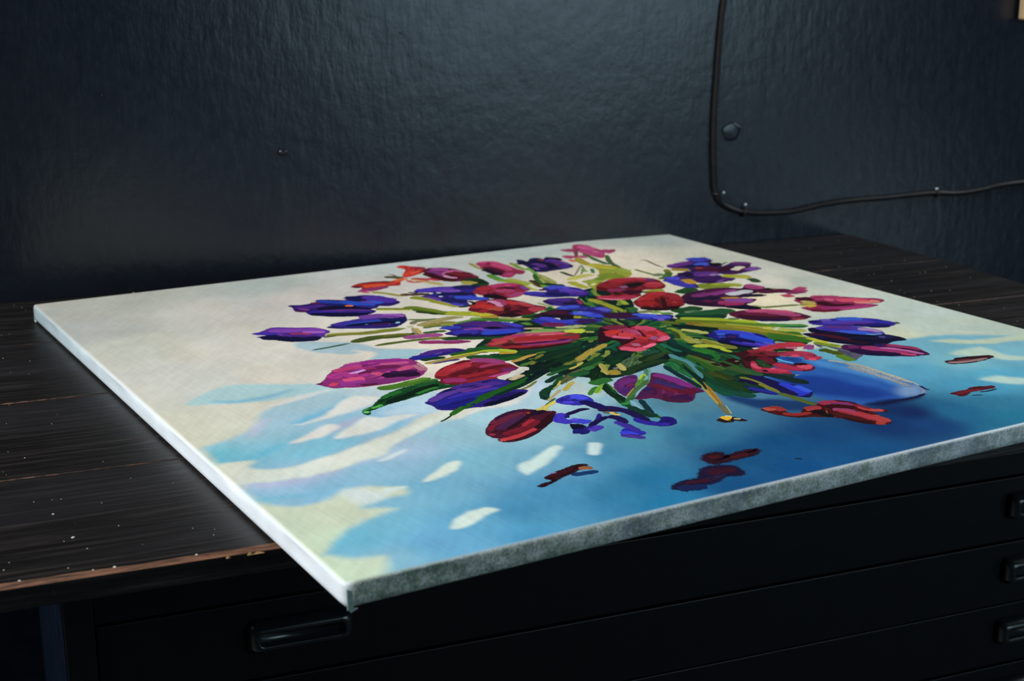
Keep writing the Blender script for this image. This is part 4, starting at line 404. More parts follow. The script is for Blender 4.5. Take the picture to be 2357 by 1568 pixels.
    ('painted_tulip', 'blue violet tulip under the red and magenta tulips', [('P', (58, 40, 144), 0, (1960, 5058, 2024, 5017, 2099, 4948, 2215, 4854, 2340, 4810, 2467, 4764, 2612, 4752, 2744, 4768, 2806, 4842, 2800, 4961, 2696, 5067, 2819, 5164, 2757, 5244, 2600, 5312, 2432, 5370, 2311, 5387, 2227, 5359, 2145, 5354, 2029, 5329, 1964, 5280, 1965, 5204, 1967, 5151, 1951, 5108)), ('S', (106, 72, 168), 66, (1973, 5065, 2115, 4980, 2292, 4900, 2479, 4868)), ('S', (90, 52, 152), 94, (2285, 4849, 2473, 4816, 2634, 4838, 2764, 4915)), ('S', (26, 24, 96), 54, (2206, 4872, 2356, 4843, 2535, 4829, 2717, 4790)), ('S', (44, 44, 168), 98, (1984, 5194, 2145, 5111, 2327, 5082, 2512, 5053)), ('S', (32, 32, 138), 102, (1976, 5233, 2082, 5229, 2208, 5238, 2383, 5162)), ('S', (122, 60, 152), 46, (2324, 4965, 2475, 4937, 2655, 4924)), ('S', (74, 56, 184), 55, (2138, 5062, 2330, 5015, 2506, 5003, 2675, 5008)), ('S', (16, 16, 64), 66, (2304, 5361, 2451, 5337, 2620, 5279, 2793, 5196)), ('S', (44, 28, 112), 59, (2439, 5240, 2579, 5232, 2742, 5189)), ('S', (28, 36, 128), 62, (2147, 5290, 2215, 5286, 2283, 5282)), ('S', (90, 68, 192), 19, (2121, 5007, 2153, 4991, 2184, 4975))]),
    ('painted_stem', 'green stem crossing the blue violet tulip', [('S', (42, 106, 40), 73, (2099, 5369, 2307, 5229, 2494, 5135, 2677, 5056, 2865, 4974, 3053, 4838)), ('S', (18, 64, 44), 52, (2500, 5184, 2682, 5106, 2869, 5025, 3095, 4888, 3241, 4770)), ('S', (10, 36, 48), 64, (2938, 4969, 3118, 4851, 3268, 4786)), ('S', (138, 144, 64), 23, (2785, 5143, 2900, 5092, 3044, 4982)), ('S', (58, 122, 56), 39, (2182, 5288, 2361, 5193, 2514, 5124)), ('S', (28, 74, 56), 15, (1821, 5552, 1902, 5507, 2010, 5424)), ('S', (58, 122, 40), 45, (1960, 5458, 2069, 5374, 2224, 5269, 2411, 5178))]),
    ('painted_tulip', 'dark red tulip hanging lowest in the bouquet', [('P', (92, 28, 58), 0, (2015, 5938, 2064, 5868, 2143, 5774, 2257, 5677, 2369, 5617, 2466, 5599, 2539, 5610, 2593, 5663, 2632, 5697, 2661, 5736, 2686, 5761, 2715, 5768, 2688, 5827, 2623, 5914, 2538, 5987, 2436, 6068, 2340, 6130, 2232, 6183, 2134, 6220, 2054, 6230, 2003, 6190, 2001, 6142, 2026, 6119, 1993, 6080, 1989, 6001)), ('S', (122, 44, 72), 82, (2127, 5825, 2263, 5743, 2424, 5692, 2501, 5695)), ('S', (76, 32, 80), 41, (2189, 5761, 2318, 5671, 2451, 5623, 2539, 5632)), ('S', (90, 44, 92), 65, (2091, 5964, 2248, 5857, 2420, 5753, 2473, 5742)), ('S', (138, 32, 56), 71, (2073, 6070, 2218, 6038, 2382, 5976, 2503, 5885)), ('S', (176, 40, 64), 42, (2308, 5972, 2400, 5906, 2479, 5850)), ('S', (192, 64, 72), 51, (2010, 6147, 2118, 6154, 2279, 6094, 2393, 6043)), ('S', (208, 96, 88), 40, (1997, 6158, 2019, 6164, 2047, 6169)), ('S', (60, 12, 32), 60, (2361, 6064, 2514, 5973, 2691, 5807)), ('S', (60, 12, 40), 32, (2169, 5970, 2305, 5891, 2478, 5766, 2598, 5731)), ('S', (48, 24, 56), 76, (2511, 5764, 2608, 5715, 2647, 5760)), ('S', (138, 32, 64), 35, (2035, 5930, 2109, 5855, 2177, 5815)), ('S', (168, 48, 80), 35, (2006, 5992, 2017, 6017, 2027, 6042)), ('S', (192, 80, 48), 23, (2520, 5685, 2520, 5706, 2521, 5728)), ('S', (76, 20, 40), 29, (2081, 6226, 2219, 6194, 2408, 6092)), ('S', (112, 32, 52), 30, (2120, 6097, 2264, 6066, 2429, 5984))]),
    ('painted_iris', 'curling violet iris at the bottom of the bouquet', [('P', (58, 56, 184), 0, (2881, 5548, 2963, 5495, 3067, 5475, 3133, 5514, 3150, 5594, 3121, 5712, 3054, 5739, 2969, 5733, 2904, 5673, 2865, 5606)), ('S', (74, 88, 232), 92, (3019, 5516, 3085, 5555, 3077, 5641)), ('S', (48, 40, 160), 73, (2896, 5557, 2937, 5558, 2977, 5560)), ('S', (90, 76, 224), 50, (2896, 5601, 2938, 5631, 2985, 5654)), ('S', (36, 20, 112), 85, (3000, 5685, 3065, 5723, 3082, 5822, 3099, 5919)), ('S', (42, 20, 96), 64, (3076, 5685, 3061, 5832, 3108, 5936, 3196, 6009, 3221, 6120, 3223, 6268)), ('S', (58, 32, 80), 60, (3019, 5915, 3117, 5973, 3195, 6040)), ('S', (40, 20, 88), 43, (2715, 5906, 2832, 5869, 2931, 5842, 2995, 5869)), ('S', (74, 60, 200), 85, (2764, 5892, 2691, 5891, 2633, 5982, 2657, 6037, 2714, 6071)), ('S', (74, 80, 224), 84, (2700, 6042, 2767, 6092, 2805, 6155)), ('S', (44, 32, 128), 78, (2720, 5908, 2739, 5920, 2758, 5931)), ('S', (106, 92, 224), 49, (2729, 5997, 2741, 6025, 2753, 6053)), ('S', (58, 32, 144), 32, (2997, 5988, 2922, 6090, 2829, 6179, 2733, 6243, 2667, 6244)), ('S', (26, 16, 64), 101, (2615, 6154, 2657, 6179, 2667, 6244)), ('S', (36, 32, 128), 108, (2583, 6234, 2639, 6287, 2686, 6334)), ('S', (90, 64, 192), 65, (2686, 6315, 2770, 6286, 2837, 6245)), ('S', (122, 88, 200), 36, (2723, 6297, 2766, 6283, 2809, 6268)), ('S', (36, 20, 92), 45, (2742, 6229, 2858, 6156, 2955, 6110, 3014, 6103)), ('S', (36, 20, 88), 56, (3015, 6083, 3052, 6147, 3039, 6263)), ('S', (74, 56, 168), 63, (2987, 6212, 2999, 6320, 2997, 6419, 3003, 6522)), ('S', (60, 72, 224), 83, (2853, 6511, 2947, 6489, 2964, 6576)), ('S', (90, 60, 160), 71, (2834, 6500, 2885, 6549, 2935, 6617, 2970, 6619)), ('S', (64, 48, 176), 46, (2993, 6377, 2980, 6508, 2990, 6592)), ('S', (122, 106, 88), 27, (3027, 5984, 3075, 6034, 3118, 6081)), ('S', (42, 24, 96), 74, (3083, 5864, 3160, 5953, 3215, 6093, 3209, 6237, 3213, 6363)), ('S', (60, 42, 176), 68, (3170, 6214, 3165, 6355, 3220, 6429, 3277, 6462)), ('P', (44, 28, 136), 0, (3219, 6346, 3251, 6406, 3311, 6380, 3338, 6334, 3388, 6332, 3410, 6376, 3388, 6456, 3344, 6502, 3280, 6514, 3223, 6490, 3191, 6431)), ('S', (64, 48, 184), 54, (3203, 6378, 3243, 6462, 3315, 6485)), ('S', (208, 192, 112), 37, (3079, 6002, 3086, 6080, 3120, 6111)), ('S', (42, 26, 96), 63, (2997, 6091, 3049, 6163, 3030, 6316)), ('S', (58, 48, 184), 81, (2947, 6388, 2968, 6499, 3004, 6598)), ('S', (80, 80, 216), 42, (2940, 6463, 2949, 6507, 2957, 6551))]),
    ('painted_leaf', 'broad green leaves right of the rose red centre flower', [('S', (20, 64, 44), 77, (3837, 4859, 4040, 4733, 4221, 4644)), ('S', (28, 74, 40), 98, (3819, 4875, 3931, 4833, 4027, 4808)), ('P', (92, 120, 88), 0, (4003, 4876, 4193, 4796, 4140, 4957, 3962, 5065, 3930, 5046)), ('S', (138, 138, 136), 55, (3838, 4992, 3836, 5017, 3834, 5042)), ('S', (192, 184, 112), 50, (3925, 4910, 3886, 5021, 3843, 5126)), ('S', (168, 152, 56), 107, (3733, 5034, 3738, 5115, 3737, 5191)), ('S', (36, 64, 28), 73, (4129, 4950, 4318, 4842, 4459, 4813)), ('S', (58, 80, 48), 77, (4151, 4963, 4374, 4875, 4530, 4826)), ('S', (42, 74, 40), 94, (3728, 5236, 3952, 5112, 4165, 5052, 4386, 5020)), ('S', (26, 60, 48), 49, (3924, 5173, 4138, 5090, 4358, 5058)), ('S', (44, 92, 76), 73, (4254, 4776, 4375, 4763, 4501, 4723)), ('S', (22, 34, 42), 36, (4488, 4830, 4432, 4937, 4384, 4991)), ('S', (58, 90, 48), 68, (4234, 4903, 4388, 4855, 4525, 4823)), ('P', (44, 122, 56), 0, (5003, 4203, 4942, 4387, 4860, 4552, 4821, 4767, 4860, 4878, 4899, 4987, 4903, 5075, 4823, 5196, 4730, 5251, 4707, 5127, 4699, 4926, 4720, 4737, 4755, 4581, 4857, 4399)), ('S', (12, 64, 56), 104, (4743, 4574, 4733, 4774, 4725, 4998, 4745, 5232)), ('S', (58, 138, 60), 119, (4760, 4847, 4825, 4944, 4854, 5074)), ('S', (20, 72, 74), 63, (4938, 4291, 4817, 4497, 4755, 4669)), ('S', (154, 168, 56), 60, (5046, 4100, 5074, 4213, 5017, 4400, 4916, 4556)), ('S', (168, 168, 74), 84, (5019, 4432, 4951, 4576, 4930, 4713)), ('S', (160, 168, 96), 100, (4979, 4562, 4987, 4628, 4964, 4734)), ('S', (192, 200, 64), 89, (4838, 4778, 4951, 4815, 5029, 4876, 5043, 5015)), ('S', (12, 48, 48), 119, (5163, 4185, 5287, 4274, 5355, 4411)), ('S', (200, 200, 120), 75, (5132, 4215, 5198, 4334, 5261, 4497)), ('S', (138, 138, 56), 100, (5060, 4610, 5072, 4768, 5107, 4936, 5156, 5052)), ('S', (168, 168, 72), 51, (5082, 4593, 5101, 4785, 5119, 4973)), ('S', (184, 200, 56), 47, (5019, 4972, 5018, 5057, 5026, 5119)), ('S', (28, 104, 72), 56, (4832, 4566, 4797, 4724, 4773, 4884)), ('S', (74, 88, 32), 42, (5027, 4217, 4981, 4347, 4923, 4468)), ('P', (44, 122, 74), 0, (4275, 5117, 4399, 5109, 4342, 5289, 4264, 5502, 4206, 5618, 4222, 5477, 4233, 5278)), ('S', (58, 112, 64), 92, (4406, 5004, 4426, 5126, 4382, 5339, 4312, 5531)), ('S', (60, 106, 40), 100, (4586, 5000, 4578, 5188, 4558, 5417, 4526, 5606, 4480, 5780)), ('S', (90, 122, 48), 63, (4612, 4987, 4635, 5167, 4612, 5449, 4578, 5688)), ('S', (74, 88, 32), 93, (4447, 5508, 4445, 5659, 4442, 5807)), ('S', (12, 58, 52), 55, (4423, 5151, 4340, 5393, 4232, 5683, 4093, 5939)), ('S', (20, 96, 72), 99, (4245, 5716, 4206, 5911, 4193, 6068, 4218, 6176)), ('S', (28, 80, 56), 85, (4327, 5640, 4284, 5861, 4282, 6051, 4281, 6236)), ('S', (138, 176, 80), 22, (4222, 5578, 4166, 5719, 4154, 5832)), ('S', (122, 120, 80), 39, (4653, 5205, 4661, 5318, 4668, 5429)), ('S', (60, 44, 36), 48, (4656, 4929, 4697, 5066, 4679, 5275)), ('S', (42, 92, 48), 46, (4451, 5301, 4393, 5527, 4337, 5745)), ('S', (15, 64, 64), 48, (4236, 5148, 4179, 5401, 4140, 5654, 4087, 5888))]),
    ('painted_leaf', 'green blades over the mouth of the painted vase', [('S', (74, 106, 56), 105, (4593, 5385, 4589, 5540, 4613, 5657)), ('S', (44, 90, 56), 125, (4562, 5524, 4586, 5642, 4627, 5717)), ('S', (74, 104, 56), 113, (4687, 5467, 4723, 5620, 4734, 5780)), ('S', (58, 106, 72), 87, (4754, 5533, 4761, 5719, 4769, 5851)), ('S', (36, 74, 40), 91, (4384, 5649, 4395, 5829, 4392, 6021, 4378, 6131)), ('S', (58, 80, 32), 73, (4535, 5508, 4493, 5688, 4464, 5821)), ('S', (28, 90, 74), 111, (4212, 5867, 4237, 6024, 4275, 6163, 4335, 6291)), ('S', (12, 64, 56), 41, (4602, 5651, 4583, 5742, 4531, 5786)), ('S', (60, 44, 40), 48, (4651, 5313, 4649, 5365, 4647, 5417)), ('S', (28, 58, 56), 101, (4826, 5783, 4875, 5914, 4909, 6059, 4953, 6232)), ('S', (42, 74, 72), 69, (4945, 5879, 4977, 5936, 5008, 5992)), ('S', (138, 168, 176), 18, (4981, 5976, 5022, 5975, 5064, 5975)), ('S', (47, 92, 52), 76, (4896, 5128, 4910, 5192, 4894, 5293)), ('S', (56, 104, 56), 52, (4764, 5271, 4767, 5408, 4770, 5543))]),
    ('painted_stem', 'pale blue and ochre stem ending in a yellow bud', [('S', (92, 152, 160), 59, (4507, 4869, 4472, 5044, 4478, 5183, 4370, 5436, 4279, 5662)), ('S', (122, 176, 168), 23, (4481, 5158, 4378, 5415, 4274, 5659)), ('S', (168, 136, 56), 37, (4229, 5707, 4154, 5880, 4029, 6133, 3945, 6329)), ('S', (138, 136, 104), 38, (3964, 6252, 3889, 6426, 3841, 6547)), ('S', (192, 160, 72), 19, (4167, 5767, 4065, 5993, 3966, 6231, 3884, 6423)), ('S', (168, 184, 144), 10, (3977, 6326, 3918, 6444, 3867, 6542)), ('P', (60, 32, 40), 0, (3680, 6598, 3768, 6567, 3821, 6598, 3844, 6632, 3871, 6721, 3822, 6702, 3790, 6663, 3748, 6689, 3694, 6668, 3682, 6640)), ('S', (232, 192, 32), 82, (3725, 6604, 3775, 6602, 3798, 6626)), ('S', (200, 192, 136), 27, (3808, 6632, 3832, 6651, 3855, 6670)), ('S', (232, 224, 160), 22, (3796, 6542, 3811, 6567, 3839, 6577))]),
    ('painted_tulip', 'plum tulip seen behind the lower stems', [('P', (106, 44, 120), 0, (3524, 5436, 3634, 5330, 3748, 5273, 3842, 5278, 3752, 5425, 3622, 5566, 3493, 5678, 3432, 5734, 3442, 5648, 3469, 5547)), ('S', (122, 48, 128), 84, (3556, 5431, 3707, 5374, 3786, 5346)), ('S', (90, 44, 128), 109, (3478, 5576, 3506, 5597, 3539, 5612)), ('S', (138, 44, 96), 38, (3600, 5505, 3644, 5495, 3688, 5485)), ('P', (106, 32, 88), 0, (3985, 5312, 4059, 5356, 4074, 5490, 4062, 5706, 4062, 5921, 4010, 5949, 3956, 5952, 3878, 6043, 3793, 6106, 3710, 6091, 3643, 6018, 3628, 5941, 3575, 5865, 3482, 5855, 3464, 5799, 3598, 5693, 3734, 5585, 3827, 5518)), ('S', (74, 48, 112), 102, (3891, 5482, 3920, 5646, 3949, 5854)), ('S', (138, 48, 136), 85, (3977, 5333, 4034, 5442, 4049, 5624, 4038, 5836)), ('S', (122, 32, 68), 83, (3813, 5558, 3844, 5697, 3861, 5872)), ('S', (76, 28, 88), 112, (3681, 5995, 3802, 5999, 3880, 6022)), ('S', (90, 40, 96), 63, (3485, 5811, 3620, 5753, 3719, 5718)), ('S', (58, 44, 112), 60, (3642, 5673, 3691, 5655, 3741, 5636)), ('S', (112, 24, 56), 101, (3884, 5744, 3937, 5870, 3985, 5934)), ('S', (90, 36, 72), 83, (3639, 5925, 3716, 6016, 3780, 6076)), ('S', (160, 60, 144), 35, (3998, 5345, 4034, 5492, 4049, 5674)), ('S', (60, 56, 120), 49, (3921, 5450, 3921, 5574, 3946, 5661))]),
    ('painted_stem', 'yellow green stems across the plum tulip', [('S', (20, 60, 40), 65, (3469, 5356, 3388, 5570, 3351, 5778, 3314, 5912)), ('S', (36, 96, 58), 36, (3478, 5385, 3391, 5618, 3350, 5800)), ('S', (90, 128, 80), 52, (3402, 5808, 3590, 5642, 3738, 5538, 3879, 5426)), ('S', (90, 144, 128), 30, (4039, 5163, 3976, 5255, 3914, 5346)), ('S', (106, 160, 64), 35, (3667, 5545, 3779, 5440, 3924, 5301)), ('S', (192, 224, 64), 30, (3791, 5423, 3888, 5330, 3945, 5288)), ('S', (192, 168, 64), 10, (3420, 5751, 3531, 5654, 3628, 5569)), ('S', (58, 120, 72), 44, (3294, 5901, 3412, 5814, 3532, 5725)), ('S', (58, 154, 80), 46, (3268, 5907, 3336, 5881, 3373, 5858)), ('S', (122, 176, 160), 17, (4092, 5142, 3948, 5341, 3829, 5495)), ('S', (28, 74, 60), 85, (3291, 5965, 3311, 6085, 3309, 6212, 3325, 6305)), ('S', (138, 184, 200), 42, (3400, 5830, 3361, 5984, 3312, 6150)), ('S', (24, 64, 74), 40, (3482, 5855, 3410, 6035, 3338, 6229)), ('S', (58, 104, 56), 31, (3344, 6126, 3333, 6247, 3337, 6344)), ('S', (138, 184, 192), 17, (3464, 5799, 3621, 5660, 3769, 5557))]),
    ('painted_tulip', 'rose red open tulip at the bouquet centre', [('P', (60, 16, 40), 0, (4355, 3978, 4505, 3780, 4631, 3757, 4752, 3828, 4848, 3934, 4927, 4062, 4923, 4219, 4881, 4351, 4777, 4473, 4697, 4502, 4628, 4506, 4518, 4589, 4376, 4650, 4291, 4634, 4249, 4546, 4219, 4485, 4310, 4436, 4366, 4321, 4323, 4205, 4192, 4219)), ('S', (138, 44, 80), 139, (4498, 3841, 4613, 3844, 4749, 3892)), ('P', (192, 64, 88), 0, (4390, 4030, 4477, 3956, 4596, 3930, 4717, 3938, 4741, 4048, 4687, 4205, 4608, 4282, 4520, 4276, 4440, 4214, 4383, 4119)), ('S', (184, 80, 128), 76, (4663, 4002, 4697, 4086, 4670, 4195)), ('S', (208, 58, 48), 116, (4426, 4020, 4519, 3981, 4551, 4031)), ('S', (216, 74, 80), 141, (4472, 4109, 4556, 4143, 4634, 4174)), ('S', (224, 106, 144), 60, (4404, 4100, 4463, 4181, 4528, 4266)), ('S', (176, 64, 104), 69, (4580, 3953, 4663, 3954, 4707, 4012)), ('P', (192, 60, 80), 0, (4765, 3918, 4870, 3963, 4911, 4084, 4917, 4216, 4878, 4349, 4792, 4452, 4699, 4488, 4674, 4443, 4668, 4348, 4727, 4198, 4781, 4040)), ('S', (216, 80, 120), 113, (4767, 3951, 4857, 4005, 4884, 4133)), ('S', (184, 44, 56), 105, (4786, 4138, 4801, 4194, 4815, 4250)), ('S', (224, 112, 144), 72, (4717, 4407, 4763, 4435, 4872, 4345)), ('S', (154, 104, 160), 83, (4689, 4330, 4711, 4358, 4732, 4386)), ('S', (80, 20, 40), 22, (4773, 4003, 4703, 4184, 4654, 4310, 4628, 4415)), ('P', (168, 44, 64), 0, (4232, 4478, 4368, 4411, 4500, 4340, 4631, 4296, 4631, 4387, 4628, 4506, 4518, 4589, 4402, 4636, 4306, 4637, 4242, 4556)), ('S', (200, 60, 56), 87, (4577, 4325, 4643, 4303, 4620, 4380)), ('S', (224, 96, 128), 94, (4225, 4488, 4285, 4553, 4338, 4613, 4443, 4603)), ('S', (232, 120, 152), 47, (4420, 4589, 4522, 4561, 4615, 4513)), ('S', (184, 112, 144), 77, (4388, 4453, 4429, 4463, 4471, 4473)), ('S', (76, 16, 36), 28, (4307, 4405, 4442, 4306, 4569, 4290))]),
    ('painted_stem_bunch', 'yellow stems fanning to the right', [('S', (44, 92, 48), 155, (5477, 3640, 5678, 3616, 5862, 3617)), ('S', (44, 104, 64), 199, (5436, 3755, 5691, 3836, 5904, 3857, 6089, 3859)), ('S', (74, 120, 88), 111, (5621, 3690, 5691, 3695, 5754, 3697)), ('S', (138, 154, 128), 61, (5571, 3696, 5640, 3701, 5703, 3703)), ('S', (28, 74, 56), 190, (5387, 3761, 5617, 3931, 5871, 4013)), ('S', (138, 176, 72), 72, (5271, 3554, 5336, 3539, 5392, 3537)), ('S', (138, 144, 104), 72, (5155, 3467, 5285, 3473, 5338, 3487)), ('S', (106, 152, 88), 78, (5328, 3622, 5392, 3646, 5459, 3665)), ('S', (58, 92, 72), 95, (5806, 3922, 5862, 3944, 5909, 3965)), ('S', (138, 154, 96), 52, (6349, 3831, 6403, 3936, 6509, 3981)), ('S', (12, 48, 40), 131, (5146, 4024, 5263, 4158, 5361, 4314, 5417, 4411)), ('S', (90, 128, 48), 163, (5602, 4616, 5650, 4770, 5747, 4920)), ('S', (138, 138, 40), 146, (5451, 4367, 5638, 4573, 5801, 4859)), ('S', (160, 160, 48), 135, (5328, 4131, 5522, 4279, 5691, 4509, 5873, 4775)), ('S', (122, 138, 32), 125, (5271, 3915, 5446, 4035, 5673, 4202, 5843, 4435, 6020, 4605)), ('S', (168, 184, 44), 133, (5373, 3873, 5478, 3935, 5614, 4049, 5752, 4215, 5941, 4427)), ('S', (154, 122, 40), 90, (5308, 4053, 5375, 4126, 5431, 4225)), ('S', (176, 184, 80), 55, (5618, 4270, 5806, 4479, 5964, 4670)), ('S', (74, 106, 28), 38, (5455, 4023, 5664, 4213, 5870, 4402)), ('S', (106, 122, 36), 85, (5135, 3885, 5197, 3955, 5237, 4077)), ('P', (106, 106, 128), 0, (5883, 5273, 5956, 5405, 5994, 5516, 5969, 5673, 5990, 5770, 5865, 5836, 5784, 5884, 5821, 5755, 5873, 5588, 5875, 5445, 5835, 5393)), ('S', (42, 74, 40), 126, (5626, 4987, 5698, 5105, 5837, 5246)), ('S', (90, 138, 52), 206, (5751, 4737, 5863, 4866, 6029, 4932)), ('S', (74, 128, 48), 225, (5663, 4841, 5774, 4968, 5867, 5114, 5918, 5205)), ('S', (90, 154, 80), 108, (5952, 4501, 6106, 4641, 6287, 4748)), ('S', (106, 154, 48), 93, (5695, 4267, 5798, 4361, 5943, 4512, 6096, 4652)), ('S', (184, 200, 56), 93, (5750, 4199, 5863, 4282, 5929, 4421)), ('S', (168, 156, 40), 130, (5613, 4367, 5710, 4521, 5787, 4695, 5852, 4828, 5943, 4928)), ('S', (200, 200, 88), 107, (5833, 4578, 5876, 4612, 5920, 4645)), ('S', (184, 192, 96), 106, (5931, 4684, 6023, 4786, 6142, 4888)), ('S', (184, 184, 48), 48, (5823, 4716, 5872, 4855, 5945, 4976, 5959, 5061)), ('S', (138, 160, 48), 78, (5901, 5224, 5954, 5360, 6015, 5484)), ('S', (216, 216, 56), 66, (5944, 5068, 5965, 5202, 5998, 5341)), ('S', (200, 208, 64), 31, (5969, 5324, 5985, 5422, 5989, 5513)), ('S', (90, 122, 40), 82, (5835, 5050, 5887, 5071, 5932, 5091)), ('S', (42, 106, 72), 55, (6045, 4605, 6137, 4709, 6265, 4752)), ('S', (90, 106, 24), 90, (5767, 5439, 5817, 5555, 5816, 5696)), ('S', (106, 144, 40), 84, (5805, 5661, 5771, 5808, 5776, 5893)), ('S', (90, 72, 32), 35, (5818, 5441, 5828, 5590, 5788, 5735)), ('S', (168, 200, 168), 41, (5873, 5371, 5875, 5474, 5882, 5579)), ('S', (122, 136, 72), 50, (6372, 3919, 6507, 3963, 6666, 4002, 6827, 4042)), ('S', (168, 176, 120), 52, (6357, 3801, 6380, 3888, 6433, 3937)), ('S', (108, 140, 92), 74, (5778, 4164, 5833, 4163, 5851, 4208))]),
    ('painted_tulip', 'wide open crimson tulip right of centre', [('P', (138, 28, 48), 0, (5498, 2239, 5662, 2126, 5775, 2087, 5946, 2080, 6096, 2147, 6200, 2209, 6235, 2337, 6189, 2480, 6131, 2613, 6019, 2711, 5918, 2691, 5803, 2664, 5690, 2757, 5617, 2871, 5448, 2925, 5299, 2875, 5220, 2790, 5197, 2662, 5288, 2677, 5399, 2703, 5449, 2495, 5395, 2423)), ('S', (154, 40, 52), 179, (5499, 2281, 5601, 2300, 5723, 2330)), ('S', (176, 44, 64), 159, (5716, 2159, 5903, 2141, 6077, 2201)), ('S', (192, 64, 96), 118, (5925, 2111, 6074, 2178, 6145, 2284)), ('S', (184, 56, 72), 227, (5927, 2492, 6043, 2519, 6117, 2605)), ('S', (122, 64, 136), 91, (6125, 2272, 6177, 2281, 6230, 2291)), ('S', (64, 16, 32), 134, (5750, 2429, 5798, 2457, 5852, 2489)), ('S', (28, 28, 24), 113, (5778, 2404, 5914, 2402, 6028, 2406)), ('S', (152, 60, 112), 86, (5455, 2499, 5562, 2522, 5666, 2563)), ('S', (76, 16, 48), 173, (5537, 2666, 5656, 2697, 5670, 2784)), ('S', (36, 40, 28), 78, (5424, 2640, 5468, 2658, 5514, 2673)), ('S', (154, 112, 152), 65, (5659, 2437, 5714, 2440, 5771, 2441)), ('S', (184, 56, 88), 135, (5194, 2679, 5271, 2782, 5402, 2860, 5604, 2863)), ('S', (232, 144, 168), 49, (5182, 2711, 5270, 2851, 5412, 2912)), ('S', (106, 16, 32), 139, (5407, 2390, 5457, 2399, 5508, 2409)), ('S', (160, 40, 56), 169, (5682, 2223, 5743, 2225, 5802, 2231)), ('S', (200, 88, 96), 55, (6031, 2429, 6121, 2440, 6133, 2531))]),
    ('painted_tulip', 'round red tulip right of centre', [('S', (168, 168, 56), 82, (5756, 2756, 5890, 2756, 6015, 2769)), ('S', (60, 108, 56), 81, (5723, 2776, 5796, 2780, 5858, 2800)), ('P', (138, 28, 40), 0, (5393, 3082, 5527, 2972, 5677, 2867, 5803, 2823, 5912, 2868, 5978, 2947, 5977, 3064, 5879, 3256, 5774, 3418, 5646, 3489, 5529, 3510, 5407, 3492, 5339, 3398, 5320, 3261)), ('S', (184, 44, 48), 111, (5508, 3075, 5690, 2953, 5795, 2937)), ('S', (168, 48, 64), 113, (5875, 2984, 5900, 3077, 5833, 3266)), ('S', (184, 48, 64), 152, (5716, 2890, 5849, 2890, 5928, 2937)), ('S', (76, 16, 24), 38, (5775, 3042, 5639, 3264, 5513, 3447)), ('S', (56, 12, 20), 106, (5321, 3297, 5380, 3404, 5507, 3479, 5709, 3454)), ('S', (176, 36, 36), 127, (5396, 3232, 5503, 3184, 5517, 3266)), ('S', (192, 72, 88), 78, (5729, 3280, 5745, 3308, 5761, 3336)), ('S', (112, 20, 32), 36, (5703, 3037, 5638, 3151, 5574, 3263)), ('S', (152, 32, 40), 156, (5652, 3346, 5735, 3358, 5761, 3410)), ('S', (192, 64, 80), 25, (5456, 3044, 5530, 2993, 5605, 2941))]),
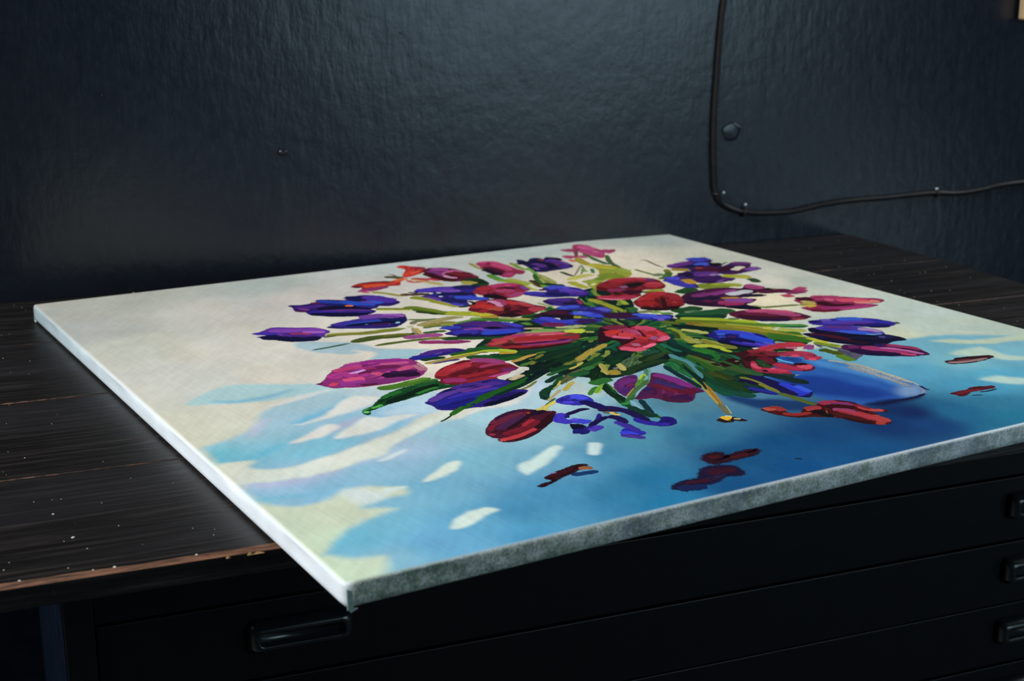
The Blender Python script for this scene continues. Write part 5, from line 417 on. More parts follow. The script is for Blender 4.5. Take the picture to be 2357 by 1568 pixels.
    ('painted_iris', 'violet and blue iris at the far right', [('S', (106, 112, 72), 26, (6695, 1350, 6749, 1406, 6698, 1664, 6684, 1867)), ('S', (138, 138, 48), 59, (6662, 1923, 6520, 2156, 6349, 2318)), ('S', (90, 128, 56), 72, (6604, 2071, 6408, 2266, 6271, 2316)), ('S', (106, 120, 72), 36, (6347, 1737, 6343, 1871, 6352, 2012, 6348, 2143)), ('S', (122, 144, 112), 106, (6313, 2122, 6406, 2133, 6485, 2135)), ('S', (138, 152, 56), 228, (6460, 2724, 6496, 2869, 6654, 2921, 6756, 2982)), ('S', (168, 176, 56), 135, (6574, 2833, 6744, 2933, 6894, 3022)), ('S', (44, 92, 48), 138, (6034, 3000, 6184, 2929, 6351, 2866)), ('S', (76, 88, 80), 22, (7326, 2082, 7440, 2007, 7524, 1970)), ('P', (74, 40, 112), 0, (6748, 1835, 6941, 1760, 7166, 1701, 7316, 1618, 7452, 1624, 7402, 1743, 7420, 1803, 7294, 1921, 7378, 2018, 7282, 2150, 7424, 2093, 7541, 2043, 7662, 2067, 7669, 2190, 7538, 2348, 7600, 2338, 7627, 2446, 7539, 2487, 7349, 2511, 7168, 2539, 7048, 2468, 7069, 2390, 6968, 2465, 7016, 2712, 6904, 2775, 6710, 2788, 6562, 2721, 6513, 2629, 6378, 2882, 6326, 2769, 6253, 2685, 6294, 2500, 6305, 2378, 6464, 2299, 6640, 2227, 6753, 2159, 6865, 2134, 6806, 2008)), ('S', (122, 60, 152), 144, (6763, 1844, 6952, 1814, 7162, 1747)), ('S', (74, 80, 200), 211, (7173, 1705, 7313, 1691, 7335, 1801)), ('S', (74, 104, 216), 117, (7072, 1933, 7196, 1911, 7287, 1917)), ('S', (36, 36, 88), 127, (6912, 1978, 7060, 1949, 7167, 1988)), ('S', (168, 144, 40), 103, (6693, 1964, 6782, 2039, 6869, 2114)), ('S', (40, 20, 28), 175, (7230, 2002, 7301, 2020, 7346, 2071)), ('S', (92, 28, 64), 255, (6924, 2124, 7053, 2200, 7175, 2272)), ('S', (72, 20, 58), 138, (7089, 2312, 7250, 2270, 7423, 2187)), ('S', (122, 60, 128), 141, (7487, 2083, 7623, 2115, 7628, 2213)), ('S', (138, 88, 168), 115, (7399, 2450, 7548, 2400, 7619, 2442)), ('S', (220, 216, 196), 116, (7278, 2378, 7404, 2315, 7528, 2295)), ('S', (92, 28, 72), 42, (7602, 2245, 7462, 2349, 7264, 2460, 7110, 2482)), ('S', (106, 60, 152), 138, (6696, 2393, 6875, 2321, 7029, 2322)), ('S', (122, 72, 152), 113, (6946, 2363, 7007, 2376, 7062, 2386)), ('S', (74, 68, 184), 146, (6354, 2365, 6343, 2486, 6336, 2692, 6351, 2866)), ('S', (90, 88, 208), 134, (6341, 2356, 6432, 2367, 6502, 2408)), ('S', (44, 24, 80), 144, (6593, 2288, 6710, 2268, 6629, 2440)), ('S', (200, 160, 48), 100, (6514, 2459, 6495, 2576, 6440, 2712)), ('S', (76, 32, 112), 194, (6581, 2542, 6699, 2611, 6895, 2684, 6990, 2718)), ('S', (138, 80, 168), 62, (6733, 2759, 6909, 2692, 6997, 2723)), ('S', (58, 24, 88), 111, (6596, 2678, 6667, 2703, 6742, 2722)), ('S', (176, 138, 192), 57, (6874, 2453, 6933, 2444, 6992, 2435)), ('S', (176, 64, 64), 86, (6973, 2061, 7016, 2086, 7059, 2112)), ('S', (138, 72, 160), 68, (6769, 2391, 6833, 2407, 6898, 2423)), ('S', (184, 184, 56), 136, (6998, 2505, 7060, 2607, 7153, 2684, 7169, 2802)), ('S', (60, 92, 56), 89, (7155, 2794, 7155, 2881, 7101, 3019))]),
    ('painted_tulip', 'purple tulip with curled magenta petals at the right', [('P', (76, 28, 74), 0, (5986, 3127, 6114, 3047, 6298, 2997, 6497, 2993, 6654, 3045, 6767, 3152, 6915, 3034, 6994, 3060, 6958, 3224, 6946, 3298, 6887, 3344, 6766, 3392, 6622, 3386, 6785, 3522, 6676, 3535, 6547, 3478, 6415, 3496, 6567, 3605, 6439, 3700, 6326, 3744, 6328, 3856, 6199, 3852, 6117, 3767, 5977, 3648, 5857, 3504, 5826, 3375, 5898, 3267)), ('S', (138, 60, 128), 118, (6044, 3200, 6313, 3164, 6588, 3127)), ('S', (92, 28, 80), 122, (6288, 3110, 6487, 3068, 6643, 3120)), ('S', (154, 64, 144), 76, (6271, 3218, 6489, 3189, 6675, 3179)), ('S', (168, 88, 160), 90, (6532, 3135, 6599, 3174, 6666, 3214)), ('S', (44, 28, 72), 105, (5991, 3207, 6134, 3330, 6306, 3355)), ('S', (208, 208, 216), 109, (6429, 3311, 6600, 3294, 6811, 3279)), ('S', (44, 36, 64), 88, (6511, 3438, 6656, 3465, 6779, 3518)), ('S', (184, 144, 48), 62, (6265, 3407, 6384, 3439, 6469, 3489)), ('S', (58, 24, 64), 166, (5858, 3356, 5948, 3447, 6017, 3599)), ('S', (106, 28, 80), 130, (6040, 3389, 6069, 3443, 6097, 3498)), ('S', (168, 60, 112), 140, (6129, 3517, 6238, 3618, 6367, 3694)), ('S', (154, 88, 168), 172, (6245, 3491, 6375, 3568, 6533, 3623)), ('S', (40, 24, 74), 115, (6053, 3730, 6233, 3799, 6287, 3904, 6331, 3966)), ('S', (168, 48, 112), 66, (6113, 3655, 6204, 3695, 6294, 3725)), ('S', (92, 24, 56), 111, (6836, 3274, 6889, 3365, 6991, 3486)), ('S', (176, 80, 136), 158, (6878, 3054, 6923, 3122, 6932, 3290)), ('S', (106, 32, 80), 149, (6798, 3333, 6898, 3392, 7054, 3445, 7165, 3550)), ('S', (154, 60, 112), 127, (7030, 3530, 7142, 3576, 7255, 3563)), ('S', (184, 72, 120), 214, (7245, 3436, 7275, 3495, 7299, 3549)), ('S', (200, 80, 120), 94, (6967, 3591, 6961, 3666, 6956, 3741)), ('S', (184, 80, 128), 76, (7255, 3563, 7277, 3584, 7297, 3608)), ('S', (44, 36, 32), 108, (6935, 3314, 6985, 3332, 7033, 3352)), ('S', (138, 138, 80), 54, (7005, 3315, 7040, 3344, 7067, 3372)), ('S', (20, 16, 48), 119, (6125, 3737, 6200, 3818, 6275, 3899, 6350, 3979))]),
    ('painted_tulip', 'cobalt bud between the fanning stems', [('P', (60, 40, 144), 0, (4845, 3407, 5004, 3431, 5079, 3475, 5182, 3554, 5289, 3652, 5386, 3726, 5342, 3803, 5255, 3854, 5149, 3842, 5089, 3756, 4946, 3638, 4778, 3505)), ('S', (74, 104, 224), 112, (5061, 3500, 5147, 3602, 5262, 3688)), ('S', (74, 28, 74), 159, (4780, 3437, 4921, 3486, 5016, 3576)), ('S', (90, 96, 216), 91, (5165, 3699, 5258, 3754, 5353, 3758)), ('S', (138, 104, 200), 61, (5154, 3812, 5190, 3823, 5224, 3836)), ('S', (58, 74, 208), 70, (5090, 3620, 5119, 3672, 5148, 3723))]),
    ('painted_tulip', 'pink tulip with a cream throat at the far right', [('P', (160, 52, 100), 0, (6893, 3856, 7014, 3832, 7190, 3860, 7338, 3920, 7453, 4015, 7549, 4129, 7668, 4218, 7697, 4293, 7678, 4338, 7559, 4381, 7439, 4347, 7352, 4333, 7448, 4390, 7471, 4459, 7314, 4476, 7131, 4458, 6961, 4429, 6808, 4385, 6730, 4311, 6716, 4231, 6730, 4149, 6813, 4144, 6848, 4017, 6860, 3950)), ('S', (184, 72, 120), 163, (7091, 3859, 7266, 3943, 7395, 4076)), ('S', (216, 88, 120), 143, (7251, 4067, 7413, 4163, 7552, 4283)), ('S', (232, 144, 136), 97, (7344, 4236, 7485, 4300, 7637, 4333)), ('S', (76, 12, 44), 122, (7031, 4013, 7051, 4174, 7103, 4278, 7308, 4326)), ('S', (92, 16, 52), 142, (6917, 3852, 7024, 3877, 7080, 3948)), ('S', (200, 184, 104), 207, (6864, 3989, 6887, 4040, 6895, 4119)), ('S', (216, 184, 80), 90, (6788, 4129, 6848, 4127, 6936, 4106)), ('S', (122, 138, 64), 53, (6803, 4035, 6846, 4053, 6882, 4067)), ('S', (176, 60, 128), 120, (6836, 4302, 7059, 4325, 7295, 4392, 7457, 4432)), ('S', (200, 80, 144), 56, (6994, 4395, 7207, 4431, 7391, 4448)), ('S', (138, 32, 72), 98, (6730, 4257, 6835, 4355, 7025, 4414)), ('S', (216, 106, 144), 79, (7176, 3985, 7217, 4028, 7251, 4067)), ('S', (112, 28, 64), 65, (7123, 3878, 7181, 3892, 7244, 3911)), ('S', (216, 200, 144), 58, (6930, 3916, 6935, 3949, 6942, 3979))]),
    ('painted_tulip', 'maroon pink tulip under the cream throated one', [('P', (106, 32, 72), 0, (5919, 3990, 6037, 3937, 6142, 3945, 6278, 4008, 6447, 4143, 6532, 4264, 6545, 4377, 6540, 4478, 6453, 4512, 6361, 4509, 6246, 4481, 6117, 4416, 5970, 4319, 5907, 4207, 5890, 4094)), ('S', (200, 88, 136), 113, (6112, 3981, 6289, 4050, 6426, 4167, 6491, 4310)), ('S', (176, 80, 128), 115, (6261, 4140, 6397, 4255, 6492, 4415)), ('S', (76, 24, 56), 160, (5933, 4086, 6050, 4223, 6185, 4337, 6339, 4428)), ('S', (52, 24, 88), 75, (5983, 4303, 6131, 4400, 6290, 4484)), ('S', (122, 36, 72), 115, (6022, 4034, 6159, 4149, 6316, 4294)), ('S', (216, 112, 152), 58, (6185, 4007, 6254, 4037, 6321, 4069)), ('S', (192, 144, 160), 53, (6428, 4273, 6454, 4330, 6471, 4386)), ('S', (168, 64, 80), 56, (6319, 4451, 6381, 4487, 6453, 4512))]),
    ('painted_tulip', 'blackish blue tulip at the right, under the violet one', [('P', (20, 18, 64), 0, (6195, 4840, 6247, 4822, 6310, 4875, 6323, 5011, 6444, 5177, 6602, 5302, 6682, 5334, 6680, 5364, 6720, 5465, 6722, 5573, 6671, 5604, 6555, 5581, 6459, 5613, 6364, 5617, 6242, 5575, 6115, 5426, 6023, 5237, 6015, 5049, 6014, 4970, 6065, 4953, 6157, 4992, 6138, 4933)), ('S', (92, 24, 56), 85, (6055, 4994, 6131, 5070, 6202, 5190, 6265, 5364)), ('S', (44, 42, 96), 111, (6563, 5341, 6632, 5413, 6632, 5505)), ('S', (90, 88, 160), 76, (6579, 5381, 6598, 5408, 6618, 5435)), ('S', (64, 16, 48), 50, (6165, 5229, 6237, 5393, 6326, 5535)), ('S', (32, 26, 88), 90, (6081, 5026, 6103, 5101, 6125, 5175)), ('P', (90, 72, 184), 0, (6274, 4854, 6408, 4819, 6508, 4862, 6599, 4965, 6690, 5067, 6720, 5182, 6712, 5304, 6621, 5329, 6533, 5277, 6444, 5177, 6363, 5067, 6292, 4945)), ('S', (106, 60, 152), 92, (6369, 4862, 6489, 4933, 6580, 5035)), ('S', (176, 144, 200), 83, (6590, 5073, 6690, 5164, 6710, 5287)), ('S', (58, 104, 216), 89, (6402, 5026, 6472, 5147, 6582, 5274)), ('S', (112, 168, 224), 34, (6523, 5239, 6592, 5311, 6686, 5320)), ('S', (74, 56, 176), 76, (6300, 4886, 6421, 5005, 6521, 5096))]),
    ('painted_tulip', 'violet blue tulip at the far right', [('P', (64, 48, 160), 0, (6381, 4638, 6442, 4607, 6536, 4629, 6658, 4651, 6802, 4701, 6930, 4770, 7028, 4869, 7067, 4976, 7087, 5072, 7068, 5111, 6969, 5151, 6860, 5135, 6770, 5082, 6639, 4972, 6508, 4862, 6397, 4780, 6356, 4723)), ('S', (58, 112, 216), 109, (6669, 4691, 6812, 4741, 6925, 4825)), ('S', (122, 104, 200), 86, (6516, 4651, 6572, 4667, 6628, 4683)), ('S', (36, 20, 112), 79, (6390, 4644, 6425, 4647, 6465, 4655)), ('S', (90, 72, 192), 106, (6456, 4716, 6628, 4784, 6801, 4853, 6974, 4972)), ('S', (42, 26, 128), 91, (6679, 4931, 6810, 5041, 7011, 5110)), ('S', (58, 56, 176), 95, (6924, 4875, 7005, 4990, 7065, 5075)), ('S', (106, 60, 152), 58, (6578, 4838, 6750, 4906, 6892, 4957)), ('S', (28, 20, 88), 51, (6740, 5064, 6860, 5135, 6963, 5147)), ('S', (112, 104, 120), 62, (7077, 5083, 7101, 5097, 7126, 5111))]),
    ('painted_tulip', 'long purple tulip reaching over the blue ground at the right', [('P', (92, 28, 92), 0, (6005, 5497, 6081, 5454, 6158, 5514, 6266, 5607, 6358, 5588, 6436, 5619, 6502, 5717, 6568, 5814, 6559, 5911, 6516, 6057, 6478, 6076, 6404, 6060, 6313, 6035, 6211, 5960, 6080, 5869, 5994, 5777, 5979, 5655, 5975, 5566)), ('S', (176, 60, 128), 123, (6142, 5578, 6239, 5708, 6336, 5837, 6394, 5956)), ('S', (52, 16, 76), 121, (6004, 5583, 6075, 5739, 6180, 5858, 6293, 5967)), ('S', (200, 122, 184), 58, (6267, 5680, 6372, 5801, 6450, 5947, 6470, 6058)), ('S', (36, 16, 74), 64, (6011, 5759, 6125, 5868, 6253, 5963)), ('S', (168, 56, 112), 74, (6406, 5631, 6474, 5745, 6530, 5851, 6543, 5944)), ('S', (76, 16, 68), 50, (6428, 5790, 6493, 5887, 6497, 6031)), ('S', (56, 32, 106), 85, (6317, 5593, 6346, 5619, 6376, 5643)), ('S', (208, 80, 128), 54, (6310, 5907, 6358, 5991, 6405, 6033)), ('S', (122, 44, 112), 83, (6054, 5511, 6097, 5545, 6142, 5578))]),
    ('painted_tulip', 'bright blue tulip right of centre', [('P', (40, 32, 138), 0, (5208, 4544, 5328, 4459, 5410, 4443, 5490, 4475, 5592, 4567, 5649, 4711, 5649, 4836, 5598, 4989, 5530, 5128, 5440, 5162, 5346, 5122, 5256, 5025, 5207, 4878, 5186, 4745, 5193, 4628)), ('S', (58, 80, 216), 116, (5328, 4491, 5455, 4518, 5548, 4620, 5544, 4835)), ('S', (42, 88, 216), 132, (5501, 4655, 5521, 4821, 5545, 4958, 5552, 5052)), ('S', (58, 120, 224), 51, (5298, 4551, 5341, 4567, 5383, 4586)), ('S', (26, 20, 96), 117, (5252, 4663, 5347, 4811, 5408, 4997)), ('S', (64, 48, 168), 103, (5239, 4807, 5305, 4966, 5391, 5119)), ('S', (90, 72, 208), 83, (5326, 4888, 5392, 5016, 5456, 5143)), ('S', (106, 104, 224), 61, (5500, 4991, 5524, 5065, 5507, 5144)), ('S', (90, 44, 96), 47, (5344, 4656, 5362, 4697, 5380, 4739)), ('S', (20, 12, 64), 74, (5179, 4711, 5207, 4878, 5264, 5015, 5337, 5102)), ('S', (74, 88, 200), 49, (5273, 4614, 5293, 4681, 5314, 4745)), ('S', (154, 154, 240), 31, (5369, 5003, 5384, 5036, 5401, 5066))]),
    ('painted_tulip', 'splayed red star shaped tulip over the vase', [('P', (60, 16, 24), 0, (4709, 5361, 4820, 5304, 4905, 5300, 4872, 5389, 4793, 5477, 4702, 5450, 4691, 5403)), ('S', (138, 138, 104), 31, (4865, 5358, 4872, 5375, 4878, 5393)), ('S', (138, 184, 168), 60, (5609, 5026, 5636, 5086, 5667, 5120)), ('P', (76, 20, 36), 0, (5012, 5168, 5100, 5163, 5222, 5178, 5301, 5225, 5325, 5296, 5349, 5367, 5226, 5489, 5175, 5432, 5113, 5367, 4988, 5458, 4857, 5594, 4814, 5568, 4911, 5412, 4985, 5292)), ('S', (154, 44, 64), 94, (5145, 5190, 5273, 5208, 5434, 5188)), ('S', (44, 74, 40), 119, (5374, 5268, 5487, 5306, 5558, 5362)), ('S', (160, 200, 160), 37, (5384, 5317, 5426, 5342, 5468, 5366)), ('S', (200, 60, 88), 142, (5267, 5205, 5468, 5179, 5605, 5172, 5699, 5213, 5751, 5302)), ('S', (216, 74, 64), 68, (5613, 5162, 5708, 5203, 5756, 5276)), ('S', (160, 80, 144), 137, (5719, 5298, 5753, 5348, 5779, 5377)), ('S', (208, 112, 152), 55, (5537, 5249, 5583, 5285, 5631, 5319)), ('P', (28, 88, 168), 0, (5242, 5471, 5310, 5470, 5383, 5540, 5398, 5618, 5286, 5688, 5241, 5634, 5233, 5548)), ('S', (106, 192, 224), 25, (5234, 5480, 5232, 5588, 5267, 5690)), ('S', (138, 44, 68), 128, (5237, 5301, 5349, 5367, 5449, 5398)), ('S', (184, 60, 96), 143, (5305, 5397, 5458, 5417, 5537, 5492, 5566, 5621)), ('S', (192, 60, 96), 117, (5463, 5574, 5530, 5641, 5561, 5701)), ('S', (224, 96, 128), 75, (5401, 5482, 5439, 5496, 5476, 5512)), ('S', (224, 88, 120), 91, (5478, 5624, 5509, 5651, 5542, 5676)), ('S', (144, 44, 80), 67, (5557, 5518, 5568, 5566, 5580, 5615)), ('P', (58, 90, 56), 0, (5036, 5459, 5049, 5521, 5028, 5642, 5040, 5676, 4966, 5658, 4967, 5580)), ('P', (122, 28, 56), 0, (5098, 5386, 5197, 5445, 5147, 5552, 5183, 5654, 5234, 5737, 5347, 5750, 5323, 5869, 5253, 5919, 5171, 5910, 5133, 5823, 5085, 5728, 5069, 5613, 5095, 5467)), ('S', (184, 52, 88), 100, (5116, 5587, 5122, 5724, 5157, 5824, 5227, 5865)), ('S', (224, 90, 120), 116, (5199, 5822, 5277, 5829, 5318, 5866)), ('S', (64, 16, 24), 57, (5233, 5710, 5301, 5737, 5352, 5754)), ('P', (176, 44, 80), 0, (4977, 5451, 4989, 5485, 4921, 5605, 4961, 5682, 5037, 5727, 5051, 5852, 5025, 5913, 4972, 5895, 4907, 5831, 4841, 5766, 4826, 5680, 4872, 5576)), ('S', (216, 88, 120), 46, (4957, 5494, 4899, 5592, 4896, 5682)), ('S', (200, 60, 96), 82, (4912, 5731, 5000, 5770, 5023, 5874)), ('S', (216, 112, 144), 49, (4968, 5712, 4985, 5730, 5004, 5746)), ('S', (36, 16, 28), 43, (4865, 5729, 4886, 5742, 4908, 5754)), ('S', (92, 28, 44), 35, (4941, 5376, 4914, 5468, 4835, 5581)), ('S', (122, 36, 48), 66, (5098, 5247, 5171, 5318, 5202, 5420))]),
    ('painted_iris', 'deep blue petals over the vase', [('P', (42, 28, 96), 0, (4659, 5812, 4737, 5832, 4751, 5965, 4759, 6093, 4809, 6171, 4831, 6280, 4804, 6406, 4717, 6493, 4668, 6488, 4629, 6419, 4594, 6282, 4629, 6016)), ('S', (32, 24, 92), 79, (4667, 5841, 4681, 6047, 4659, 6297)), ('S', (42, 72, 216), 72, (4768, 6074, 4755, 6188, 4736, 6342, 4729, 6455)), ('S', (58, 104, 232), 64, (4811, 6196, 4803, 6311, 4785, 6418)), ('S', (28, 60, 208), 107, (4710, 6397, 4714, 6423, 4719, 6449)), ('P', (42, 28, 112), 0, (4396, 5951, 4457, 6036, 4520, 6144, 4530, 6268, 4539, 6319, 4478, 6283, 4429, 6161, 4389, 6043)), ('S', (42, 56, 168), 46, (4440, 6038, 4493, 6176, 4529, 6313)), ('S', (36, 20, 80), 78, (4519, 5829, 4565, 5905, 4575, 6033))]),
    ('painted_stem', 'olive stem of the fallen red tulip', [('S', (138, 138, 56), 46, (4575, 5762, 4605, 5904, 4586, 6112, 4568, 6313)), ('S', (106, 122, 56), 53, (4555, 6283, 4577, 6434, 4585, 6597, 4596, 6703)), ('S', (168, 168, 72), 27, (4593, 5797, 4598, 5875, 4604, 5953)), ('S', (154, 168, 64), 22, (4588, 6508, 4589, 6610, 4596, 6703)), ('S', (138, 90, 48), 17, (4588, 6065, 4578, 6167, 4569, 6267))]),
    ('painted_tulip', 'fallen red tulip below the painted vase', [('P', (92, 24, 32), 0, (4144, 6578, 4201, 6546, 4264, 6551, 4297, 6581, 4277, 6656, 4271, 6738, 4302, 6788, 4369, 6796, 4406, 6754, 4482, 6712, 4557, 6712, 4607, 6699, 4672, 6670, 4755, 6663, 4837, 6700, 4885, 6773, 4894, 6845, 4879, 6925, 4898, 7001, 4931, 7046, 4982, 7072, 4951, 7097, 4913, 7064, 4855, 7029, 4842, 7097, 4812, 7205, 4777, 7318, 4733, 7322, 4656, 7286, 4592, 7198, 4559, 7076, 4512, 7006, 4428, 6936, 4355, 6893, 4271, 6864, 4198, 6779, 4162, 6695, 4151, 6614)), ('S', (176, 64, 64), 69, (4225, 6561, 4278, 6603, 4257, 6687)), ('S', (192, 96, 78), 69, (4154, 6583, 4217, 6588, 4255, 6621)), ('S', (168, 52, 52), 51, (4223, 6709, 4265, 6787, 4350, 6816, 4445, 6819)), ('S', (224, 128, 112), 20, (4235, 6738, 4257, 6776, 4283, 6809)), ('S', (176, 64, 72), 79, (4439, 6751, 4531, 6741, 4590, 6776)), ('S', (200, 112, 80), 19, (4431, 6768, 4474, 6762, 4518, 6755)), ('S', (176, 60, 96), 75, (4630, 6690, 4728, 6692, 4803, 6736)), ('S', (154, 60, 128), 63, (4721, 6699, 4808, 6773, 4842, 6859)), ('S', (36, 16, 28), 71, (4420, 6847, 4506, 6834, 4494, 6912, 4512, 7006)), ('S', (76, 20, 28), 102, (4610, 6787, 4754, 6829, 4826, 6915)), ('S', (92, 28, 28), 88, (4564, 6911, 4597, 7036, 4641, 7186)), ('S', (192, 64, 80), 89, (4652, 6856, 4710, 6997, 4742, 7121, 4760, 7257)), ('S', (176, 76, 128), 78, (4641, 6828, 4688, 6899, 4734, 7011)), ('S', (138, 58, 128), 40, (4674, 6954, 4719, 7066, 4740, 7162)), ('S', (192, 76, 74), 91, (4768, 7095, 4775, 7203, 4771, 7314)), ('S', (64, 16, 24), 56, (4560, 7035, 4611, 7178, 4668, 7274)), ('S', (176, 88, 56), 10, (4576, 6832, 4514, 6924, 4515, 7019)), ('S', (152, 48, 64), 58, (4869, 6831, 4866, 6939, 4884, 7015)), ('S', (200, 80, 80), 53, (4853, 6887, 4884, 7015, 4971, 7076)), ('S', (184, 72, 56), 51, (4674, 7267, 4703, 7296, 4736, 7320))]),
    ('painted_petal', 'brown fallen petal at the far right', [('P', (76, 36, 48), 0, (6460, 6314, 6542, 6321, 6666, 6299, 6805, 6339, 6934, 6365, 6946, 6417, 6879, 6438, 6768, 6455, 6639, 6447, 6530, 6423, 6441, 6397)), ('S', (160, 128, 128), 42, (6438, 6342, 6557, 6398, 6713, 6422, 6877, 6423)), ('S', (58, 20, 28), 53, (6565, 6308, 6722, 6332, 6898, 6380)), ('S', (122, 64, 72), 30, (6566, 6349, 6635, 6368, 6713, 6381)), ('S', (32, 32, 44), 20, (6485, 6423, 6630, 6455, 6722, 6455))]),
    ('painted_petal', 'dark red fallen petal right of the vase', [('P', (106, 28, 48), 0, (5765, 7020, 5890, 7013, 5960, 7019, 6015, 6992, 6109, 7000, 6161, 7030, 6224, 7043, 6188, 7082, 6063, 7079, 5964, 7068, 5923, 7067, 5840, 7111, 5772, 7105, 5777, 7063)), ('S', (138, 36, 56), 36, (5787, 7045, 5936, 7040, 6087, 7058)), ('S', (80, 20, 36), 28, (6002, 7020, 6085, 7021, 6153, 7038)), ('S', (28, 58, 90), 19, (5989, 7107, 6080, 7125, 6203, 7115)), ('S', (28, 74, 106), 17, (5860, 7146, 5924, 7165, 5945, 7191))]),
    ('painted_petal', 'maroon petal with an ochre tip nearest the front edge', [('S', (28, 74, 128), 54, (2048, 7033, 2165, 7053, 2271, 7065)), ('P', (60, 20, 36), 0, (1757, 7102, 1826, 7079, 1890, 7069, 1877, 6997, 1932, 6964, 2038, 6928, 2150, 6893, 2231, 6889, 2258, 6922, 2183, 6963, 2100, 6998, 1962, 7047, 1840, 7103, 1773, 7127)), ('S', (76, 20, 40), 45, (1897, 6993, 2015, 6964, 2156, 6930)), ('S', (168, 112, 72), 46, (2165, 6953, 2225, 6971, 2269, 6997)), ('S', (138, 106, 88), 30, (2215, 6931, 2244, 6962, 2264, 6994)), ('S', (138, 136, 176), 16, (1943, 6938, 1972, 6939, 2001, 6939)), ('S', (122, 40, 56), 16, (1986, 6963, 2056, 6946, 2126, 6929))]),
    ('painted_petal', 'pair of dark petals in the deep blue foreground', [('S', (28, 48, 96), 78, (2514, 7608, 2629, 7640, 2744, 7672)), ('P', (60, 24, 48), 0, (3051, 7244, 3126, 7187, 3220, 7201, 3221, 7284, 3364, 7266, 3492, 7279, 3413, 7336, 3224, 7346, 3068, 7354, 3039, 7297)), ('S', (92, 28, 40), 43, (3082, 7242, 3135, 7241, 3186, 7243)), ('S', (90, 28, 40), 35, (3214, 7320, 3309, 7315, 3404, 7310)), ('P', (44, 32, 72), 0, (2514, 7608, 2638, 7536, 2774, 7543, 2894, 7426, 3026, 7407, 3115, 7479, 3080, 7611, 2961, 7579, 2812, 7639, 2657, 7621)), ('S', (76, 28, 56), 64, (2873, 7489, 3003, 7490, 3113, 7536)), ('S', (80, 28, 52), 31, (2619, 7562, 2744, 7581, 2842, 7602)), ('S', (36, 64, 90), 19, (3603, 7562, 3626, 7579, 3649, 7597))]),
]

def pts(s): return np.array(s, float).reshape(-1, 2) * 1e-4   # 0.1 mm units -> m
def fieldpts(s):
    P_, c_ = [], []
    for a, b, c in s:
        P_.append((a * 1e-4, b * 1e-4)); c_.append(pcol(c))
    return np.array(P_), np.array(c_)
def idw(X, P_, c_):
    out = np.zeros((len(X), 3)); ws = np.zeros(len(X))
    for p_, c in zip(P_, c_):
        wgt = 1.0 / ((((X - p_) ** 2).sum(1)) + 1.2e-4) ** 1.8; out += wgt[:, None] * c; ws += wgt
    return out / ws[:, None]
def closed_spline(P_, sub=4):
    n = len(P_); out = []
    for i in range(n):
        a, b, c, d = P_[i - 1], P_[i], P_[(i + 1) % n], P_[(i + 2) % n]
        for k in range(sub):
            t = k / sub; out.append(0.5 * ((2 * b) + (c - a) * t + (2 * a - 5 * b + 4 * c - d) * t * t + (3 * b - a - 3 * c + d) * t ** 3))
    return np.array(out)
def sdist(X, P_):
    d = np.full(len(X), 1e9); ins = np.zeros(len(X), bool); n = len(P_)
    for i in range(n):
        a, b = P_[i], P_[(i + 1) % n]; e = b - a; wv = X - a
        t = np.clip((wv @ e) / (e @ e + 1e-18), 0, 1); d = np.minimum(d, ((wv - t[:, None] * e) ** 2).sum(1))
        c1 = (a[1] <= X[:, 1]) & (b[1] > X[:, 1]); c2 = (a[1] > X[:, 1]) & (b[1] <= X[:, 1]); cr = e[0] * wv[:, 1] - e[1] * wv[:, 0]
        ins ^= (c1 & (cr > 0)) | (c2 & (cr < 0))
    d = np.sqrt(d); return np.where(ins, -d, d)
def vnoise(X, scale, seed):
    g = np.random.default_rng(seed).random((64, 64)); x = X[:, 0] * scale; y = X[:, 1] * scale
    xi, yi = np.floor(x).astype(int), np.floor(y).astype(int); fx, fy = x - xi, y - yi; fx = fx * fx * (3 - 2 * fx); fy = fy * fy * (3 - 2 * fy)
    q = lambda a, b: g[a % 64, b % 64]
    return (q(xi, yi) * (1 - fx) + q(xi + 1, yi) * fx) * (1 - fy) + (q(xi, yi + 1) * (1 - fx) + q(xi + 1, yi + 1) * fx) * fy - 0.5
CP, CC = fieldpts(CREAM); BP, BC = fieldpts(BLUE)
SOFTP = [(c, b * 2.4e-3, closed_spline(pts(s), 3)) for c, b, s in SOFT]
def ground(X):
    Xw = X + np.stack([vnoise(X, 90, 1), vnoise(X, 90, 2)], 1) * 0.0028 + np.stack([vnoise(X, 320, 3), vnoise(X, 320, 4)], 1) * 0.0004
    col = idw(X, CP, CC); blue = None
    for c, b, P_ in SOFTP:
        lo, hi = P_.min(0) - 3 * b, P_.max(0) + 3 * b
        m = np.where(((Xw > lo) & (Xw < hi)).all(1))[0]
        if not len(m): continue
        s_ = sdist(Xw[m], P_); a = np.clip(0.5 - s_ / (2.0 * b), 0, 1); a = a * a * (3 - 2 * a)
        k = a > 0.002; m = m[k]; a = a[k]
        src = idw(X[m], BP, BC) if c is None else pcol(c)
        col[m] = col[m] * (1 - a[:, None]) + src * a[:, None]
    br = vnoise(np.stack([X[:, 0] * 0.8 + X[:, 1] * 0.6, (X[:, 1] * 0.8 - X[:, 0] * 0.6) * 0.16], 1), 420, 7) * 0.10 + vnoise(X, 42, 8) * 0.09 + vnoise(X, 14, 9) * 0.05
    hue = vnoise(X, 26, 10)[:, None] * np.array([0.05, 0.0, -0.05])
    return np.clip(col * (1 + br[:, None] + hue), 0, 0.95)
def setcol(me, cols, name='Col'):
    at = me.color_attributes.new(name, 'FLOAT_COLOR', 'POINT')
    at.data.foreach_set('color', np.concatenate([cols, np.ones((len(cols), 1))], 1).astype(np.float32).ravel())
NU, NV = 470, 462
